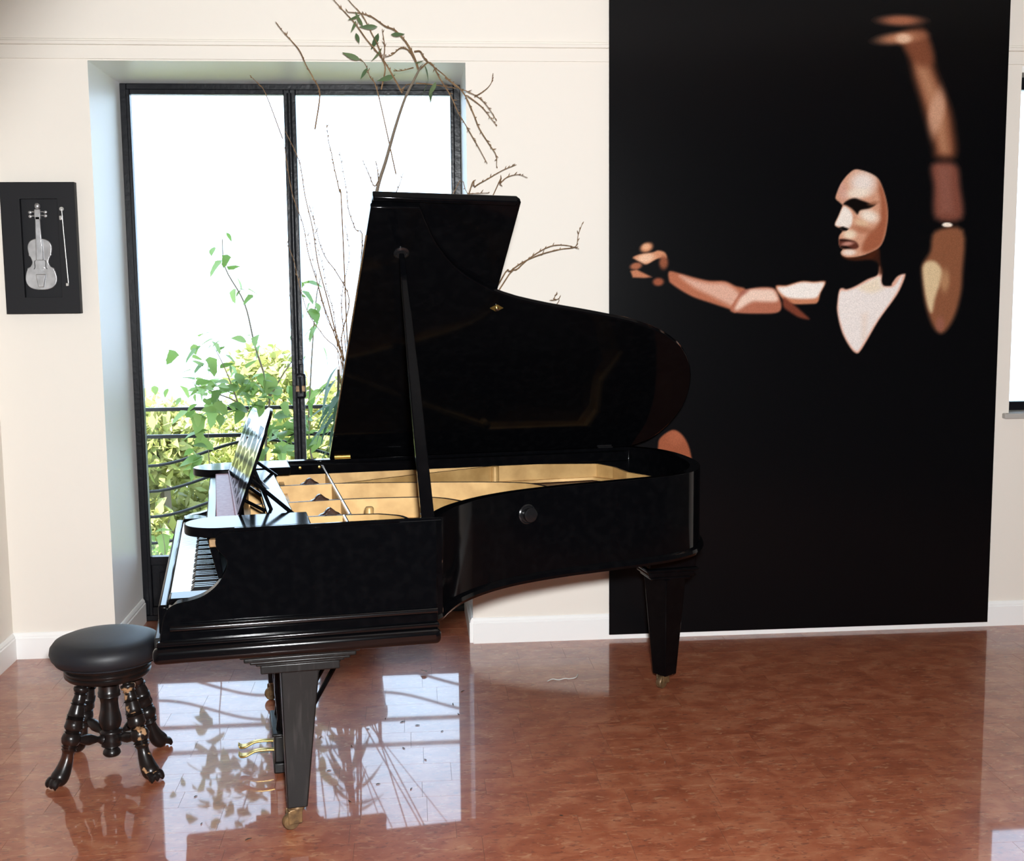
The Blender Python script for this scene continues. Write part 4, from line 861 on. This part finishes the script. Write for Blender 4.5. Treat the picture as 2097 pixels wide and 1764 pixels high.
vstem([(.45, 1.15, 1.10), (.40, 1.1, 1.28), (.33, 1.1, 1.44)], .005)
vstem([(.95, 1.3, -.04), (.90, 1.25, .5), (.84, 1.2, .86), (.86, 1.2, 1.25), (.90, 1.2, 1.66), (.93, 1.2, 1.80)], .008)
vstem([(.28, 1.2, -.04), (.29, 1.2, .5), (.27, 1.2, .75), (.28, 1.15, .95)], .006)
vstem([(-.02, 1.1, -.04), (.02, 1.1, .25), (.0, 1.1, .42)], .004)
lv1 = leaf_mesh('leaf', .125, .050, LEAFV, 8, .2); lv2 = leaf_mesh('leaf', .150, .052, LEAFV, 10, .25, 3); lv3 = leaf_mesh('leaf', .095, .036, LEAFV, 6, .1)
clusters = [((.40, 1.18, 1.17), (.19, .10, .085), 78, .80), ((.33, 1.15, 1.34), (.12, .06, .10), 26, .75), ((.29, 1.15, 1.05), (.12, .06, .04), 12, 1.0), ((.62, 1.2, 1.22), (.10, .06, .10), 11, .9),
            ((.66, 1.2, .98), (.12, .08, .07), 18, 1.0), ((.80, 1.2, .90), (.10, .08, .09), 20, 1.05), ((.66, 1.2, .80), (.10, .08, .07), 13, 1.0), ((.25, 1.15, .88), (.06, .04, .07), 8, 1.1),
            ((.39, 1.2, 1.95), (.04, .03, .06), 5, .75), ((.46, 1.2, 1.73), (.06, .03, .03), 6, .75), ((.53, 1.2, 1.46), (.04, .03, .06), 4, .6), ((.88, 1.2, 1.66), (.06, .04, .14), 15, .85),
            ((.0, 1.1, .38), (.03, .03, .03), 3, .8), ((.02, 1.05, .30), (.08, .05, .07), 6, .9), ((.80, 1.2, 1.13), (.07, .05, .09), 8, .8)]
for c, sp_, n_, sz in clusters:
    for _ in range(n_):
        p = Vector([rv.gauss(0, s)*.8 for s in sp_]) + Vector(c) - VO
        dr = (rv.uniform(-1, 1), rv.uniform(-.6, .2), rv.uniform(-1.0, .45))
        put_leaf(rv.choice((lv1, lv2, lv2, lv3)), 'leaf', p, vine, dr, rv.uniform(-.7, .7), sz*rv.uniform(.6, 1.05))
# plant with long drooping leaves beside the lid
dp = tag(empty('drooping_plant', (1.05, 1.0, -.05)), 'plant with long drooping blue-green leaves outside the pane beside the raised lid', 'plant')
MB().tube(spline([(0, 0, 0), (-.02, 0, .5), (-.03, 0, 1.0), (-.02, 0, 1.34)], 4), .008, 6).build('stem', STEM, dp, smooth=True)
ld = leaf_mesh('leaf', .24, .021, LEAFD, 8, .55)
for k in range(34):
    z = 1.36 - .55*(k/34) if k < 20 else rv.uniform(.85, 1.1)
    a = rv.uniform(0, 6.28); put_leaf(ld, 'leaf', Vector((-.02, 0, z)), dp, (math.cos(a), math.sin(a)*.7, rv.uniform(-.9, .25)), rv.uniform(-.4, .4), rv.uniform(.7, 1.1))
# feathery shrub low behind the railing
def cards(n, seeds, size, seed):
    """n leaf-shaped quads scattered through ellipsoids: (centre, radii)"""
    g = np.random.RandomState(seed); k = g.randint(0, len(seeds), n)
    C = np.array([s[0] for s in seeds])[k]; Rr_ = np.array([s[1] for s in seeds])[k]
    d = g.normal(size=(n, 3)); d /= np.linalg.norm(d, axis=1)[:, None]; p = C + d*Rr_*(g.rand(n, 1)**.45)
    a = g.normal(size=(n, 3)); a /= np.linalg.norm(a, axis=1)[:, None]; b = np.cross(a, g.normal(size=(n, 3))); b /= np.linalg.norm(b, axis=1)[:, None]
    s = size*(.6+.8*g.rand(n, 1)); v = np.stack([p-a*s, p-b*s*.45, p+a*s, p+b*s*.45], 1).reshape(-1, 3)
    return v, np.arange(4*n).reshape(n, 4)
def card_obj(name, v, f, m, parent):
    me = bpy.data.meshes.new(name); me.vertices.add(len(v)); me.vertices.foreach_set('co', v.ravel()); me.loops.add(f.size); me.loops.foreach_set('vertex_index', f.ravel().astype(np.int32))
    me.polygons.add(len(f)); me.polygons.foreach_set('loop_start', (np.arange(len(f))*4).astype(np.int32)); me.polygons.foreach_set('loop_total', np.full(len(f), 4, np.int32)); me.update(); me.validate(); me.materials.append(m)
    o = bpy.data.objects.new(name, me); COL.objects.link(o); o.parent = parent; o['kind'] = 'stuff'; return o
fs = tag(empty('feathery_shrub', (.15, 2.0, -.05)), 'low feathery light-green shrub behind the balcony railing', 'shrub')
v, f = cards(2600, [((.0, 0, .12), (.34, .2, .22)), ((.22, 0, .30), (.22, .2, .20)), ((-.35, 0, .0), (.30, .2, .18)), ((.1, .05, .42), (.14, .12, .12))], .022, 4)
card_obj('foliage', v, f, LEAFF, fs)
for x in (-.2, .05, .2): MB().tube([(x*.3, 0, -.25), (x, 0, .25)], .006, 6).build('stem', STEM, fs)
tag(MB().box((-30, 1.62, -4.4), (30, 27, -4.2)).build('garden_ground', GROUND), kind='structure')
TR = [('sunlit yellow-green tree with a rounded top beyond the railing', LEAFT, (-1.9, 10.5), .55, 1.5, 1), ('grey-green tree at the edge of the view by the window frame', LEAFS, (-3.1, 9.2), -.25, 1.1, 2),
      ('broad yellow-green tree behind the leafy vine', LEAFT, (-.35, 14.2), 1.25, 1.7, 3), ('sunlit tree seen between the mullion and the raised lid', LEAFT, (1.6, 11.2), .75, 1.7, 4),
      ('low grey-green tree under the wavy railing bars', LEAFS, (-1.2, 6.8), -.75, 1.15, 5), ('round yellow-green bush low below the railing', LEAFT, (.45, 8.0), -.35, 1.3, 6), ('bright green young tree low beside the recess wall', LEAFF, (-1.95, 4.5), -.85, .72, 7), ('tall pale tree farthest back behind the tree with the rounded top', LEAFT, (-3.7, 15.8), 0.45, 2.1, 9), ('pale tree far back between the rounded-top tree and the broad tree', LEAFT, (-2.0, 22.0), .5, 2.4, 10), ('wide dull green tree low and far back below the broad tree', LEAFS, (.6, 18.4), -.6, 1.9, 11),
      ('yellow-green tree beyond the second window', LEAFT, (7.6, 9.0), .4, 1.6, 8)]
for lb, m_, (tx, ty), ztop, rad, sd_ in TR:
    t = tag(empty('tree', (tx, ty, -4.3)), lb, 'tree', 'garden trees beyond the balcony'); g = np.random.RandomState(sd_)
    zc = ztop+4.3
    seeds = []
    for k in range(16):
        a = g.rand()*6.28; h = g.rand()**.8
        seeds.append(((math.cos(a)*rad*.75*(1-.5*h)*g.rand()**.4, math.sin(a)*rad*.6*(1-.5*h), zc - .35*rad - (1-h)*rad*1.7), (rad*.36, rad*.34, rad*.30)))
    v, f = cards(8000, seeds, .105 if m_ is not LEAFF else .06, sd_)
    card_obj('crown', v, f, m_, t)
    MB().tube([(0, 0, 0), (.05, 0, zc*.4), (0, 0, zc-rad*.6)], [.14, .11, .05], 8).build('trunk', STEM, t, smooth=True)

# ------------------------------------------------------------------ small litter on the floor
STR_ = mat('white_string', (.62, .62, .60, 1), .8, .2)
def fpt(x, y, z=.0): return (x, y, z)
s_ = MB().tube(spline([(2.005, -.625, .0025), (2.03, -.600, .003), (2.055, -.612, .0025), (2.085, -.598, .003), (2.105, -.603, .0025), (2.135, -.59, .003), (2.15, -.55, .0025)], 4), .0022, 6).build('white_string', STR_, smooth=True)
tag(s_, 'short crinkled piece of white string lying on the red floor', 'string')
lf_ = bpy.data.objects.new('fallen_leaf', leaf_mesh('fallen_leaf', .045, .011, LEAFI)); COL.objects.link(lf_); lf_.location = (1.475, -.47, .014); lf_.rotation_euler = (.15, .4, .7); tag(lf_, 'small green leaf fallen on the floor behind the piano', 'leaf')
DEB = mat('dark_plant_bits', (.03, .025, .02, 1), .7, .2)
rd = random.Random(9)
FR = [(1.30, -1.02), (1.36, -1.06), (1.42, -1.10), (1.24, -1.12), (1.18, -1.30), (1.10, -1.52), (1.38, -1.34), (1.46, -1.46), (1.52, -1.18), (1.58, -.88), (1.60, -1.0), (1.05, -1.20), (1.28, -1.66), (1.20, -1.80), (.72, -1.92), (.66, -1.70), (1.62, -.72), (.88, -2.05), (1.90, -1.98), (1.40, -1.72)]
fm = MB().tube([(0, 0, .0018), (.010, .002, .0022), (.020, .0, .0016)], [.0012, .0019, .0008], 5).build('plant_fragment', DEB)
for i, (x, y) in enumerate(FR):
    o = fm if i == 0 else fm.copy()
    if i: COL.objects.link(o)
    o.location = (x, y, .0002); o.rotation_euler.z = rd.uniform(0, 3.1); s = rd.uniform(.6, 1.2); o.scale = (s, s, 1)
    tag(o, 'tiny dark plant fragment scattered on the red floor near the piano', 'debris', 'plant fragments on the floor')
